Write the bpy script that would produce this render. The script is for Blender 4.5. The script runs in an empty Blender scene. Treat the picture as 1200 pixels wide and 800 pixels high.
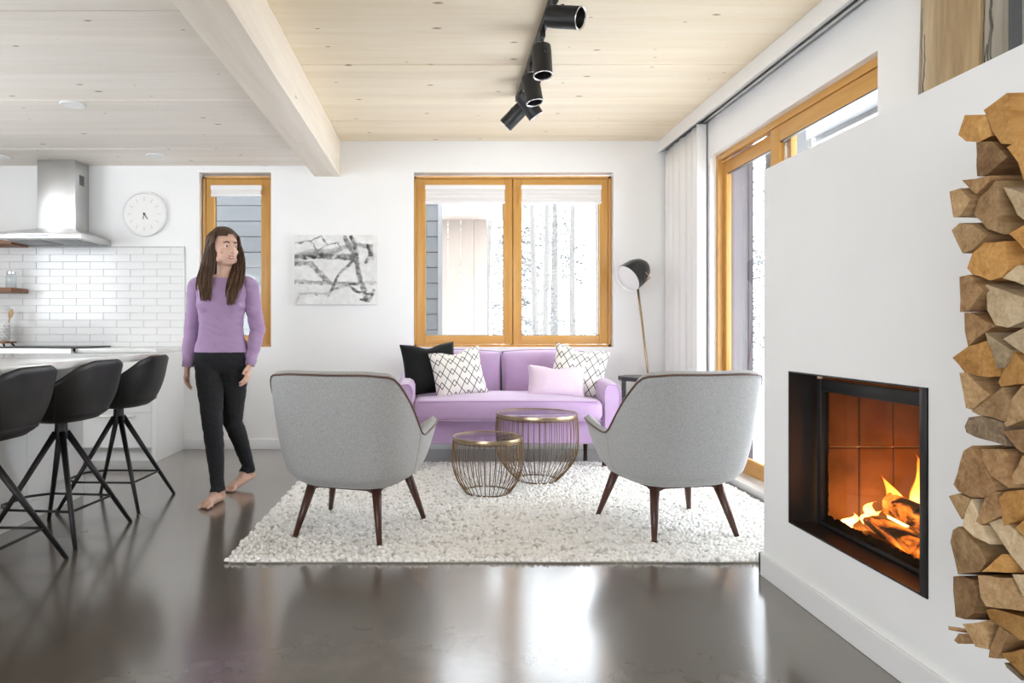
import bpy, bmesh, math, random
import numpy as np
from mathutils import Vector, Matrix, Quaternion, noise as mnoise
from math import sin, cos, pi, radians, sqrt, atan2

# ------------------------------------------------------------------ camera, sky, light, exposure
FPX, VPX, VPY, CAMH = 800.0, 514.0, 385.0, 1.08
scene = bpy.context.scene
C = scene.collection
cam_d = bpy.data.cameras.new('camera')
cam_d.sensor_width = 36.0
cam_d.lens = FPX / 1200 * 36
cam_d.shift_x = (600 - VPX) / 1200
cam_d.shift_y = -(400 - VPY) / 1200
cam_d.clip_start = 0.05
cam = bpy.data.objects.new('camera', cam_d)
C.objects.link(cam)
cam.location = (0, 0, CAMH)
cam.rotation_euler = (radians(90), 0, 0)
scene.camera = cam

world = bpy.data.worlds.new('sky')
scene.world = world
world.use_nodes = True
bg = world.node_tree.nodes['Background']
bg.inputs[0].default_value = (0.90, 0.955, 1.02, 1)
bg.inputs[1].default_value = 4.2

scene.view_settings.view_transform = 'Standard'
scene.view_settings.look = 'None'
scene.view_settings.gamma = 1.0
scene.view_settings.use_curve_mapping = False
scene.view_settings.exposure = 1.26
cy = scene.cycles
cy.use_denoising = True
cy.max_bounces = 12
cy.diffuse_bounces = 7
cy.glossy_bounces = 5
cy.transmission_bounces = 8
cy.transparent_max_bounces = 16
cy.caustics_reflective = False
cy.caustics_refractive = False
cy.sample_clamp_indirect = 6.0

def portal(name, loc, rot, sx, sy):
    l = bpy.data.lights.new(name, 'AREA')
    l.shape = 'RECTANGLE'; l.size = sx; l.size_y = sy
    l.cycles.is_portal = True
    o = bpy.data.objects.new(name, l); C.objects.link(o)
    o.location = loc; o.rotation_euler = rot
    return o
portal('window_daylight', (0.68, 6.36, 1.70), (radians(-90), 0, 0), 1.80, 1.60)
portal('side_window_daylight', (-1.82, 6.36, 1.70), (radians(-90), 0, 0), 0.65, 1.60)
portal('door_daylight', (2.36, 4.23, 1.23), (0, radians(90), 0), 2.36, 2.0)
portal('added_side_opening', (-4.9, -3.9, 1.24), (0, radians(-90), 0), 2.4, 3.0)  # sky portal for an unseen side-wall opening added as fill light
portal('added_kitchen_opening', (-4.9, 3.4, 1.76), (0, radians(-90), 0), 1.12, 2.0)  # sky portal for an unseen opening added to brighten kitchen and ceiling
portal('added_rear_opening', (-2.675, -6.25, 1.24), (radians(90), 0, 0), 3.65, 2.44)  # sky portal for the unseen rear opening, added to light the room from behind

R = random.Random(7)

# ------------------------------------------------------------------ helpers
def P(px, py, d):
    """photo pixel at depth d -> world point"""
    return Vector(((px - VPX) * d / FPX, d, CAMH - (py - VPY) * d / FPX))

def lin(c):
    return tuple(((v / 255) / 12.92 if v / 255 <= .04045 else ((v / 255 + .055) / 1.055) ** 2.4) for v in c)

def link_mesh(name, me, m=None, parent=None, smooth=False):
    o = bpy.data.objects.new(name, me)
    C.objects.link(o)
    if m is not None:
        me.materials.append(m)
    if parent is not None:
        o.parent = parent
    if smooth:
        me.polygons.foreach_set('use_smooth', [True] * len(me.polygons))
    return o

def obj(name, bm, m=None, parent=None, smooth=False, bevel=0, seg=2, auto=None):
    """bmesh -> one mesh object, origin at the bounding box centre (top level) or as is (part)"""
    if bevel > 0:
        bmesh.ops.bevel(bm, geom=list(bm.edges), offset=bevel, segments=seg, profile=.5, affect='EDGES', clamp_overlap=True)
    bmesh.ops.recalc_face_normals(bm, faces=list(bm.faces))
    me = bpy.data.meshes.new(name)
    bm.to_mesh(me); bm.free()
    o = link_mesh(name, me, m, parent, smooth or auto is not None)
    if auto is not None:
        try:
            me.set_sharp_from_angle(angle=radians(auto))
        except Exception:
            pass
    return o

def tag(o, label=None, cat=None, group=None, kind=None):
    if label: o['label'] = label
    if cat: o['category'] = cat
    if group: o['group'] = group
    if kind: o['kind'] = kind
    return o

def thing(name, label, cat, loc=(0, 0, 0), rz=0, group=None):
    o = bpy.data.objects.new(name, None)
    C.objects.link(o)
    o.empty_display_size = .1
    o.location = loc; o.rotation_euler = (0, 0, rz)
    return tag(o, label, cat, group)

def struct(o):
    o['kind'] = 'structure'
    return o

def copy_tree(o, parent=None):
    c = o.copy(); C.objects.link(c); c.parent = parent
    for ch in [x for x in bpy.data.objects if x.parent == o]:
        copy_tree(ch, c)
    return c

def recenter(o):
    """move a top level mesh's origin to its bounding-box base centre"""
    me = o.data
    n = len(me.vertices)
    co = np.empty(n * 3); me.vertices.foreach_get('co', co); co = co.reshape(-1, 3)
    c = (co.min(0) + co.max(0)) / 2; c[2] = co[:, 2].min()
    me.vertices.foreach_set('co', (co - c).ravel()); me.update()
    o.location = Vector(o.location) + Vector(c)
    return o

def bx(bm, x0, x1, y0, y1, z0, z1, mtx=None):
    vs = [bm.verts.new((x, y, z)) for x in (x0, x1) for y in (y0, y1) for z in (z0, z1)]
    for f in ((0, 1, 3, 2), (4, 6, 7, 5), (0, 4, 5, 1), (2, 3, 7, 6), (0, 2, 6, 4), (1, 5, 7, 3)):
        bm.faces.new([vs[i] for i in f])
    if mtx is not None:
        for v in vs: v.co = mtx @ v.co
    return vs

def box(name, x0, x1, y0, y1, z0, z1, m, parent=None, bevel=0, seg=2):
    bm = bmesh.new(); bx(bm, x0, x1, y0, y1, z0, z1)
    return obj(name, bm, m, parent, bevel=bevel, seg=seg, auto=35 if bevel else None)

def frame_axes(d):
    d = d.normalized()
    a = Vector((0, 0, 1)) if abs(d.z) < .95 else Vector((1, 0, 0))
    u = d.cross(a).normalized(); v = d.cross(u).normalized()
    return u, v

def tube(bm, pts, rad, n=8, cap=True, sq=False, closed=False):
    """swept tube along pts; rad scalar or list"""
    pts = [Vector(p) for p in pts]
    k = len(pts)
    if not hasattr(rad, '__len__'): rad = [rad] * k
    rings = []
    u = None
    for i in range(k):
        if closed: d = pts[(i + 1) % k] - pts[i - 1]
        elif i == 0: d = pts[1] - pts[0]
        elif i == k - 1: d = pts[-1] - pts[-2]
        else: d = pts[i + 1] - pts[i - 1]
        d.normalize()
        if u is None:
            u, v = frame_axes(d)
        else:
            u = (u - d * u.dot(d)).normalized(); v = d.cross(u)
        off = pi / n if sq else 0
        rings.append([bm.verts.new(pts[i] + (u * cos(2 * pi * j / n + off) + v * sin(2 * pi * j / n + off)) * rad[i]) for j in range(n)])
    m = k if closed else k - 1
    for i in range(m):
        a, b = rings[i], rings[(i + 1) % k]
        for j in range(n):
            bm.faces.new((a[j], a[(j + 1) % n], b[(j + 1) % n], b[j]))
    if cap and not closed:
        bm.faces.new(rings[0][::-1]); bm.faces.new(rings[-1])
    return rings

def ngon_lathe(bm, prof, n=32, c=(0, 0, 0), mtx=None, cap0=True, cap1=True):
    """prof = [(r,z)...] revolved about z"""
    rings = []
    for r, z in prof:
        ring = []
        for j in range(n):
            p = Vector((c[0] + r * cos(2 * pi * j / n), c[1] + r * sin(2 * pi * j / n), c[2] + z))
            if mtx is not None: p = mtx @ p
            ring.append(bm.verts.new(p))
        rings.append(ring)
    for a, b in zip(rings, rings[1:]):
        for j in range(n):
            bm.faces.new((a[j], a[(j + 1) % n], b[(j + 1) % n], b[j]))
    if cap0: bm.faces.new(rings[0][::-1])
    if cap1: bm.faces.new(rings[-1])
    return rings

def loft(bm, rings, cap=True, closed=True):
    """rings of equal length point lists"""
    vr = [[bm.verts.new(p) for p in r] for r in rings]
    n = len(vr[0])
    for a, b in zip(vr, vr[1:]):
        for j in range(n if closed else n - 1):
            bm.faces.new((a[j], a[(j + 1) % n], b[(j + 1) % n], b[j]))
    if cap and closed:
        bm.faces.new(vr[0][::-1]); bm.faces.new(vr[-1])
    return vr

def superell(w, d, n, k, z, cx=0, cy_=0):
    out = []
    for j in range(k):
        t = 2 * pi * j / k
        out.append(Vector((cx + w * math.copysign(abs(cos(t)) ** (2 / n), cos(t)), cy_ + d * math.copysign(abs(sin(t)) ** (2 / n), sin(t)), z)))
    return out

# ------------------------------------------------------------------ materials
class NT:
    def __init__(s, name):
        s.m = bpy.data.materials.new(name); s.m.use_nodes = True
        s.t = s.m.node_tree; s.b = s.t.nodes['Principled BSDF']; s.out = s.t.nodes['Material Output']
    def n(s, typ, **kw):
        nd = s.t.nodes.new(typ)
        for k, v in kw.items():
            if k.startswith('i_'):
                nd.inputs[k[2:].replace('_', ' ')].default_value = v
            else: setattr(nd, k, v)
        return nd
    def l(s, a, b): s.t.links.new(a, b)
    def coord(s, kind='Object', scale=(1, 1, 1), rot=(0, 0, 0), loc=(0, 0, 0)):
        tc = s.n('ShaderNodeTexCoord'); mp = s.n('ShaderNodeMapping')
        mp.inputs['Scale'].default_value = scale; mp.inputs['Rotation'].default_value = rot; mp.inputs['Location'].default_value = loc
        s.l(tc.outputs[kind], mp.inputs['Vector']); return mp.outputs['Vector']
    def noise(s, vec, scale=5, detail=4, rough=.5, dist=0):
        nd = s.n('ShaderNodeTexNoise'); nd.inputs['Scale'].default_value = scale; nd.inputs['Detail'].default_value = detail
        nd.inputs['Roughness'].default_value = rough; nd.inputs['Distortion'].default_value = dist
        if vec is not None: s.l(vec, nd.inputs['Vector'])
        return nd.outputs['Fac']
    def ramp(s, fac, stops, interp='LINEAR'):
        nd = s.n('ShaderNodeValToRGB'); cr = nd.color_ramp; cr.interpolation = interp
        while len(cr.elements) < len(stops): cr.elements.new(.5)
        for e, (p, c) in zip(cr.elements, stops):
            e.position = p; e.color = (*c[:3], 1) if hasattr(c, '__len__') else (c, c, c, 1)
        s.l(fac, nd.inputs['Fac']); return nd.outputs['Color']
    def math(s, op, a, b=None, c=None, clamp=False):
        nd = s.n('ShaderNodeMath', operation=op, use_clamp=clamp)
        for i, v in enumerate((a, b, c)):
            if v is None: continue
            if isinstance(v, (int, float)): nd.inputs[i].default_value = v
            else: s.l(v, nd.inputs[i])
        return nd.outputs[0]
    def mix(s, fac, a, b, typ='MIX'):
        nd = s.n('ShaderNodeMix', data_type='RGBA', blend_type=typ)
        for sock, v in ((nd.inputs[0], fac), (nd.inputs[6], a), (nd.inputs[7], b)):
            if isinstance(v, (int, float)): sock.default_value = v
            elif hasattr(v, '__len__'): sock.default_value = (*v[:3], 1)
            else: s.l(v, sock)
        return nd.outputs[2]
    def bump(s, h, strength=.3, dist=.01):
        nd = s.n('ShaderNodeBump'); nd.inputs['Strength'].default_value = strength; nd.inputs['Distance'].default_value = dist
        s.l(h, nd.inputs['Height']); s.l(nd.outputs['Normal'], s.b.inputs['Normal'])
    def set(s, **kw):
        for k, v in kw.items():
            sock = s.b.inputs[k.replace('_', ' ')]
            if isinstance(v, (int, float)): sock.default_value = v
            elif hasattr(v, '__len__'): sock.default_value = (*v[:3], 1)
            else: s.l(v, sock)
        return s

def plain(name, col, rough=.5, metal=0., var=.06, scale=6., bump=0., bscale=60., spec=.5):
    s = NT(name)
    v = s.coord('Object')
    f = s.noise(v, scale, 3)
    c = s.ramp(f, [(.3, tuple(max(0, x * (1 - var)) for x in col)), (.7, tuple(min(1, x * (1 + var)) for x in col))])
    s.set(Base_Color=c, Roughness=rough, Metallic=metal)
    s.b.inputs['Specular IOR Level'].default_value = spec
    if bump > 0: s.bump(s.noise(v, bscale, 2), bump, .002)
    return s.m

def wood(name, base, dark, axis='X', grain=14., rough=.5, knots=0., spec=.4, stretch=.06, contrast=1., rand=False, kcol=(.12, .06, .025), lamella=0.):
    s = NT(name)
    sc = {'X': (stretch, 1, 1), 'Y': (1, stretch, 1), 'Z': (1, 1, stretch)}[axis]
    v = s.coord('Object', scale=sc)
    if rand:
        oi = s.n('ShaderNodeObjectInfo'); add = s.n('ShaderNodeVectorMath', operation='ADD')
        sc2 = s.n('ShaderNodeVectorMath', operation='SCALE'); sc2.inputs[3].default_value = 17.
        cb = s.n('ShaderNodeCombineXYZ')
        for i in range(3): s.l(oi.outputs['Random'], cb.inputs[i])
        s.l(cb.outputs[0], sc2.inputs[0]); s.l(v, add.inputs[0]); s.l(sc2.outputs[0], add.inputs[1]); v = add.outputs[0]
    g = s.noise(v, grain, 5, .6, .6)
    g2 = s.noise(v, grain * 4.5, 3, .6)
    h = s.math('ADD', s.math('MULTIPLY', g, .7), s.math('MULTIPLY', g2, .3))
    col = s.ramp(h, [(.5 - .22 / contrast, dark), (.5 + .16 / contrast, base)])
    if knots > 0:
        ksc = {'X': (.42, 1, 0), 'Y': (1, .40, 1), 'Z': (1, 0, .40)}[axis]
        kv = s.coord('Object', scale=tuple(x * knots for x in ksc))
        vo = s.n('ShaderNodeTexVoronoi', voronoi_dimensions='2D' if axis == 'X' else '3D'); vo.inputs['Scale'].default_value = 1.; s.l(kv, vo.inputs['Vector'])
        sep = s.n('ShaderNodeSeparateColor'); s.l(vo.outputs['Color'], sep.inputs[0])
        size = s.math('MULTIPLY', s.math('POWER', sep.outputs[0], 2.), .068 if axis == 'X' else .13)
        k = s.math('DIVIDE', vo.outputs['Distance'], s.math('ADD', size, .004))
        kf = s.ramp(k, [(.35, 1.), (1., 0.)])
        col = s.mix(s.math('MULTIPLY', kf, .85), col, kcol)
    if lamella > 0:
        sp = s.n('ShaderNodeSeparateXYZ'); tc = s.n('ShaderNodeTexCoord'); s.l(tc.outputs['Object'], sp.inputs[0])
        wn = s.n('ShaderNodeTexWhiteNoise', noise_dimensions='1D')
        s.l(s.math('FLOOR', s.math('DIVIDE', sp.outputs[1 if axis == 'X' else 0], lamella)), wn.inputs['W'])
        k_ = s.math('ADD', s.math('MULTIPLY', wn.outputs['Value'], .07), .93)
        cc = s.n('ShaderNodeCombineColor')
        for i_ in range(3): s.l(k_, cc.inputs[i_])
        col = s.mix(1., col, cc.outputs[0], 'MULTIPLY')
    s.set(Base_Color=col, Roughness=rough)
    s.b.inputs['Specular IOR Level'].default_value = spec
    s.bump(h, .12, .002)
    return s.m

M = {}
M['wall'] = plain('white_wall_paint', (.88, .88, .875), .6, var=.012, scale=2.5, bump=.04, bscale=180)
M['white'] = plain('white_lacquer', (.82, .82, .81), .35, var=.01)
M['trim'] = plain('white_trim', (.84, .84, .84), .4, var=.01)
M['frame'] = wood('golden_pine', lin((208, 160, 90)), lin((190, 138, 68)), 'Z', 10, .38, contrast=1.2)
M['frame_x'] = wood('golden_pine_rail', lin((208, 160, 90)), lin((190, 138, 68)), 'X', 10, .38, contrast=1.2)
M['frame_y'] = wood('golden_pine_sill', lin((208, 160, 90)), lin((190, 138, 68)), 'Y', 10, .38, contrast=1.2)
M['ceil'] = wood('spruce_ceiling', lin((250, 238, 214)), lin((238, 220, 188)), 'X', 9, .6, knots=4.6, contrast=.95, rand=True, kcol=lin((150, 108, 66)), lamella=.135)
M['ceil_k'] = wood('whitewashed_ceiling', lin((247, 241, 232)), lin((234, 226, 213)), 'X', 9, .6, knots=4.6, contrast=.95, rand=True, kcol=lin((128, 110, 92)), lamella=.135)
M['beam'] = wood('whitewashed_beam', lin((246, 237, 222)), lin((228, 217, 200)), 'Y', 9, .6, knots=6., contrast=.95, kcol=lin((140, 112, 84)))
M['black'] = plain('matt_black_metal', (.012, .012, .013), .42, var=.1)
M['blackgloss'] = plain('black_lacquer', (.01, .01, .01), .25, var=.1)
M['steel'] = plain('brushed_steel', (.62, .62, .61), .3, 1., var=.05, scale=3)
M['steeldark'] = plain('grey_filter_steel', (.25, .25, .25), .4, 1., var=.1)
M['chrome'] = plain('polished_nickel', (.7, .7, .7), .15, 1., var=.02)
M['brass'] = plain('antique_brass', lin((168, 148, 118)), .3, .9, var=.12, scale=20)
M['brassdark'] = plain('aged_bronze_wire', lin((122, 98, 70)), .4, .8, var=.15, scale=12)
M['stovesteel'] = plain('black_stove_steel', (.028, .026, .025), .38, .4, var=.2)
M['tile'] = plain('glazed_white_tile', (.83, .83, .825), .12, var=.015, scale=1.3)
M['grout'] = plain('pale_grey_grout', (.56, .56, .55), .8, var=.05, scale=30)
M['mark'] = plain('pale_clock_mark', (.66, .66, .65), .6)
M['quartz'] = plain('white_quartz', (.82, .82, .81), .1, var=.012, scale=3)
M['leather'] = plain('black_leather', (.014, .0135, .0135), .42, var=.25, scale=9, bump=.25, bscale=140)
M['walnut'] = wood('dark_walnut', (.085, .032, .02), (.035, .013, .009), 'Z', 22, .35)
M['piping'] = plain('brown_leather_piping', (.12, .06, .042), .45, var=.15)
M['lamp_white'] = plain('white_lamp_inside', (.85, .84, .82), .5, var=.02)
M['shelfwood'] = wood('walnut_shelf', (.26, .12, .06), (.15, .065, .03), 'X', 16, .5)
M['spoon'] = wood('pale_spoon_wood', (.55, .36, .18), (.42, .25, .11), 'Z', 20, .55)
M['snow'] = plain('snow', (.86, .87, .89), .7, var=.03, scale=1.5, bump=.2, bscale=4)
M['soffit'] = plain('grey_soffit', (.16, .16, .165), .6, var=.06)
M['siding'] = plain('grey_siding', (.085, .088, .092), .65, var=.06, scale=8)
M['sidingjoint'] = plain('dark_siding_joint', (.03, .03, .03), .8)
M['porchwood'] = wood('pale_porch_wood', (.36, .30, .26), (.29, .24, .205), 'Z', 8, .6, knots=2.4)
M['lilacwall'] = plain('lilac_grey_cladding', (.19, .165, .19), .6, var=.05)

def fabric(name, col, var=.12, weave=260., rough=.85, bump=.35, sheen=.2, mottled=70.):
    s = NT(name)
    v = s.coord('Object')
    a = s.noise(v, mottled, 4, .7); w = s.noise(v, weave, 2, .6)
    f = s.math('ADD', s.math('MULTIPLY', a, .55), s.math('MULTIPLY', w, .45))
    c = s.ramp(f, [(.34, tuple(x * (1 - var) for x in col)), (.66, tuple(min(1, x * (1 + var)) for x in col))])
    s.set(Base_Color=c, Roughness=rough)
    s.b.inputs['Sheen Weight'].default_value = sheen
    s.b.inputs['Specular IOR Level'].default_value = .2
    s.bump(w, bump, .002)
    return s.m
M['grey_fabric'] = fabric('light_grey_wool_fabric', lin((166, 166, 165)), .2, 200, mottled=110)
M['lilac'] = fabric('lilac_velvet', lin((184, 155, 192)), .05, 300, .7, .15, .5, 12)
M['lilac_piping'] = fabric('lilac_welt', lin((178, 148, 186)), .05, 300)
M['lilac_pale'] = fabric('pale_lilac_linen', lin((226, 206, 222)), .05, 300)
M['black_fabric'] = fabric('black_cushion_cotton', (.008, .008, .008), .2, 300, sheen=.05)
M['top'] = fabric('lilac_jersey', lin((166, 139, 175)), .06, 320, mottled=14)
M['jeans'] = fabric('black_denim', (.018, .018, .02), .3, 340, sheen=.05)
M['curtain'] = fabric('white_curtain', (.83, .82, .81), .02, 320, sheen=.1)
M['blind'] = fabric('white_blind_fabric', (.80, .78, .76), .02, 300)

def mk_glass(name, tint=(1, 1, 1), ior=1.45, rough=0.0, strength=1.0):
    """thin pane: clear transmission with a fresnel reflection"""
    s = NT(name)
    tr = s.n('ShaderNodeBsdfTransparent'); tr.inputs[0].default_value = (*tint, 1)
    gl = s.n('ShaderNodeBsdfGlossy'); gl.inputs['Roughness'].default_value = rough
    lw = s.n('ShaderNodeLayerWeight'); lw.inputs[0].default_value = .5
    f0 = ((ior - 1) / (ior + 1)) ** 2
    fr = s.math('ADD', s.math('MULTIPLY', s.math('POWER', lw.outputs['Facing'], 5.), 1 - f0), f0)
    mx = s.n('ShaderNodeMixShader')
    s.l(s.math('MULTIPLY', fr, strength), mx.inputs[0]); s.l(tr.outputs[0], mx.inputs[1]); s.l(gl.outputs[0], mx.inputs[2])
    s.l(mx.outputs[0], s.out.inputs['Surface'])
    return s.m
M['glass'] = mk_glass('window_glass', (.96, .97, .97))
M['tableglass'] = mk_glass('smoked_table_glass', (.70, .69, .71), 2.2, .04)
M['stoveglass'] = mk_glass('sooty_stove_glass', (.92, .80, .66), 1.45, .05, .5)
M['jar'] = mk_glass('clear_jar_glass', (.93, .95, .95))

def mk_floor():
    s = NT('polished_concrete')
    v = s.coord('Object')
    a = s.noise(v, .9, 6, .62, .4); b = s.noise(v, 7, 5, .65); c = s.noise(v, 90, 2, .6)
    f = s.math('ADD', s.math('MULTIPLY', a, .55), s.math('ADD', s.math('MULTIPLY', b, .4), s.math('MULTIPLY', c, .05)))
    col = s.ramp(f, [(.32, (.105, .088, .070)), (.52, (.145, .123, .100)), (.7, (.19, .165, .136))])
    ro = s.ramp(a, [(.3, .2), (.7, .28)])
    s.set(Base_Color=col, Roughness=ro)
    s.b.inputs['Specular IOR Level'].default_value = 1.0
    s.b.inputs['Coat Weight'].default_value = 1.; s.b.inputs['Coat Roughness'].default_value = .15
    return s.m
M['floor'] = mk_floor()

def mk_rugpile():
    s = NT('nubby_wool')
    g = s.n('ShaderNodeNewGeometry')
    c = s.ramp(g.outputs['Random Per Island'], [(0, lin((190, 188, 184))), (.08, lin((218, 216, 212))), (.25, lin((240, 238, 234))), (.75, lin((252, 251, 249))), (1., lin((244, 242, 237)))])
    s.set(Base_Color=c, Roughness=.95)
    s.b.inputs['Specular IOR Level'].default_value = .1
    s.bump(s.noise(s.coord('Object'), 260, 3), .5, .003)
    return s.m
M['rugpile'] = mk_rugpile()
M['rugbase'] = plain('jute_rug_backing', lin((206, 200, 188)), .9, var=.2, scale=60)

def mk_diamond():
    """white cotton printed with overlapping black zigzag lines, on UV"""
    s = NT('black_zigzag_print')
    uv = s.n('ShaderNodeTexCoord'); sp = s.n('ShaderNodeSeparateXYZ'); s.l(uv.outputs['UV'], sp.inputs[0])
    u, v = sp.outputs[0], sp.outputs[1]
    def zig(ph, off):
        t = s.math('PINGPONG', s.math('ADD', s.math('MULTIPLY', u, 4.0), ph), .5)
        y = s.math('ADD', s.math('MULTIPLY', v, 4.0), s.math('ADD', s.math('MULTIPLY', t, 1.55), off))
        fr = s.math('FRACT', y)
        return s.math('LESS_THAN', s.math('ABSOLUTE', s.math('SUBTRACT', fr, .5)), .052)
    a = zig(0, 0); b = zig(.5, .22)
    k = s.math('MAXIMUM', a, b)
    s.set(Base_Color=s.mix(k, lin((240, 236, 230)), (.012, .012, .012)), Roughness=.85)
    s.bump(s.noise(s.coord('Object'), 300, 2), .25, .002)
    return s.m
M['diamond'] = mk_diamond()

def mk_logend(name, c0, c1, bark=False):
    s = NT(name)
    v = s.coord('Object')
    oi = s.n('ShaderNodeObjectInfo')
    sc = s.n('ShaderNodeVectorMath', operation='ADD'); cb = s.n('ShaderNodeCombineXYZ')
    for i in range(3): s.l(s.math('MULTIPLY', oi.outputs['Random'], 9. + i), cb.inputs[i])
    s.l(v, sc.inputs[0]); s.l(cb.outputs[0], sc.inputs[1]); v2 = sc.outputs[0]
    mp = s.n('ShaderNodeMapping'); mp.inputs['Scale'].default_value = (.12, 1, 1); s.l(v2, mp.inputs['Vector'])
    g = s.noise(mp.outputs[0], 34, 5, .65, 1.2); g2 = s.noise(v2, 16, 4, .6, .5); g3 = s.noise(mp.outputs[0], 130, 3, .6)
    f = s.math('ADD', s.math('MULTIPLY', g, .4), s.math('ADD', s.math('MULTIPLY', g2, .35), s.math('MULTIPLY', g3, .25)))
    dark = tuple(x * .42 for x in c0)
    col = s.ramp(f, [(.3, dark), (.46, c0), (.68, c1)])
    hs = s.n('ShaderNodeHueSaturation'); s.l(col, hs.inputs['Color'])
    s.l(s.math('ADD', s.math('MULTIPLY', oi.outputs['Random'], .55), .68), hs.inputs['Value'])
    s.set(Base_Color=hs.outputs[0], Roughness=.8)
    s.b.inputs['Specular IOR Level'].default_value = .2
    s.bump(f, .8 if bark else .5, .006)
    return s.m
M['log_a'] = mk_logend('split_birch_tan', lin((164, 130, 90)), lin((206, 176, 134)))
M['log_b'] = mk_logend('split_birch_golden', lin((174, 126, 70)), lin((208, 164, 102)))
M['log_c'] = mk_logend('split_birch_pale', lin((186, 162, 128)), lin((220, 200, 168)))
M['log_d'] = mk_logend('weathered_bark_grey', lin((112, 94, 74)), lin((156, 138, 112)), True)
M['log_e'] = mk_logend('split_birch_brown', lin((140, 106, 72)), lin((184, 150, 108)))

# ------------------------------------------------------------------ the room
BW = 6.13            # back wall
RW = 2.09            # right wall
LW = -4.6            # left wall
ZC, ZK = 2.765, 2.54  # living and kitchen ceiling
YN = -6.0            # rear end of the room, its wall cut by an added fill-light opening

def wall_with_holes(name, axis, pos, thick, a0, a1, z0, z1, holes, m):
    """wall in the plane axis=pos (front face), holes = [(a0,a1,z0,z1)], built from blocks"""
    bm = bmesh.new()
    As = sorted(set([a0, a1] + [h[0] for h in holes] + [h[1] for h in holes]))
    Zs = sorted(set([z0, z1] + [h[2] for h in holes] + [h[3] for h in holes]))
    vcache = {}
    def V(a, z, t):
        k = (round(a, 5), round(z, 5), t)
        if k not in vcache:
            p = pos + (thick if t else 0)
            vcache[k] = bm.verts.new((a, p, z) if axis == 'Y' else (p, a, z))
        return vcache[k]
    def solid(i, j):
        if i < 0 or j < 0 or i >= len(As) - 1 or j >= len(Zs) - 1: return False
        ca, cz = (As[i] + As[i + 1]) / 2, (Zs[j] + Zs[j + 1]) / 2
        return not any(h[0] < ca < h[1] and h[2] < cz < h[3] for h in holes)
    for i in range(len(As) - 1):
        for j in range(len(Zs) - 1):
            if not solid(i, j): continue
            A0, A1, Z0, Z1 = As[i], As[i + 1], Zs[j], Zs[j + 1]
            for t in (0, 1):
                bm.faces.new([V(A0, Z0, t), V(A1, Z0, t), V(A1, Z1, t), V(A0, Z1, t)])
            for (di, dj, e) in ((-1, 0, ((A0, Z0), (A0, Z1))), (1, 0, ((A1, Z0), (A1, Z1))), (0, -1, ((A0, Z0), (A1, Z0))), (0, 1, ((A0, Z1), (A1, Z1)))):
                if not solid(i + di, j + dj):
                    (p0, q0), (p1, q1) = e
                    bm.faces.new([V(p0, q0, 0), V(p1, q1, 0), V(p1, q1, 1), V(p0, q0, 1)])
    return struct(obj(name, bm, m))

W1 = (-2.150, -1.505, .915, 2.483)    # kitchen side window opening x0,x1,z0,z1
W2 = (-.222, 1.572, .915, 2.483)      # main window opening
D1 = (3.25, 5.25, .03, 2.405)         # sliding door opening y0,y1,z0,z1
wall_back = wall_with_holes('wall_back', 'Y', BW, .24, LW - .2, RW + .24, -.02, 2.95, [W1, W2], M['wall'])
wall_right = wall_with_holes('wall_right', 'X', RW, .24, YN, BW, -.02, 2.95, [D1], M['wall'])
wall_left = wall_with_holes('wall_left', 'X', LW - .2, .2, YN, BW, -.02, 2.95, [(-5.4, -2.4, .05, 2.42), (2.4, 4.4, 1.2, 2.32)], M['wall'])   # both openings unseen, added to bring in fill light
wall_rear = wall_with_holes('wall_rear', 'Y', YN - .2, .2, LW - .2, RW + .24, -.02, 2.95, [(-4.5, -.85, .02, 2.46)], M['wall'])   # unseen opening behind the camera, added for frontal fill light
floor = struct(box('floor', LW, RW + .24, YN, BW + .24, -.12, 0, M['floor']))

# ceiling: solid timber panels with grooves, each panel a piece
ceiling = struct(box('ceiling', LW - .2, RW + .24, YN, BW + .24, 2.95, 3.05, M['ceil']))
seams = [YN, -4.1, -2.9, -1.70, -.48, .73, 1.94, 3.14, 4.36, 5.545, BW]
for y0, y1 in zip(seams, seams[1:]):
    p = box('ceiling_panel', -.883, RW, y0 + .004, y1 - .004, ZC, 2.95, M['ceil'], ceiling, bevel=.004, seg=1)
    p = box('ceiling_panel', LW, -1.115, y0 + .004, y1 - .004, ZK, 2.95, M['ceil_k'], ceiling, bevel=.004, seg=1)
beam = box('beam', -1.115, -.883, YN, BW, 2.445, 2.95, M['beam'], ceiling, bevel=.004)
beam['label'] = 'whitewashed laminated timber beam with knots'

# baseboards
struct(box('baseboard_back', -2.27, 2.06, BW - .014, BW, 0, .092, M['trim'], bevel=.003))
struct(box('baseboard_right', RW - .014, RW, YN, 3.22, 0, .092, M['trim'], bevel=.003))

# curtain track box along the right wall
trk = box('trim_1', 1.97, 1.982, YN, BW - .004, 2.66, ZC - .001, M['trim'])
struct(trk)
box('track_base', 1.982, RW, YN, BW - .004, 2.74, ZC - .002, M['trim'], trk)
for xx in (2.005, 2.052):
    box('track_rail', xx - .012, xx + .012, YN, BW - .004, 2.672, 2.74, M['steel'], trk)
box('track_gap', 2.018, 2.040, YN, BW - .004, 2.70, 2.74, M['steeldark'], trk)

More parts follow.
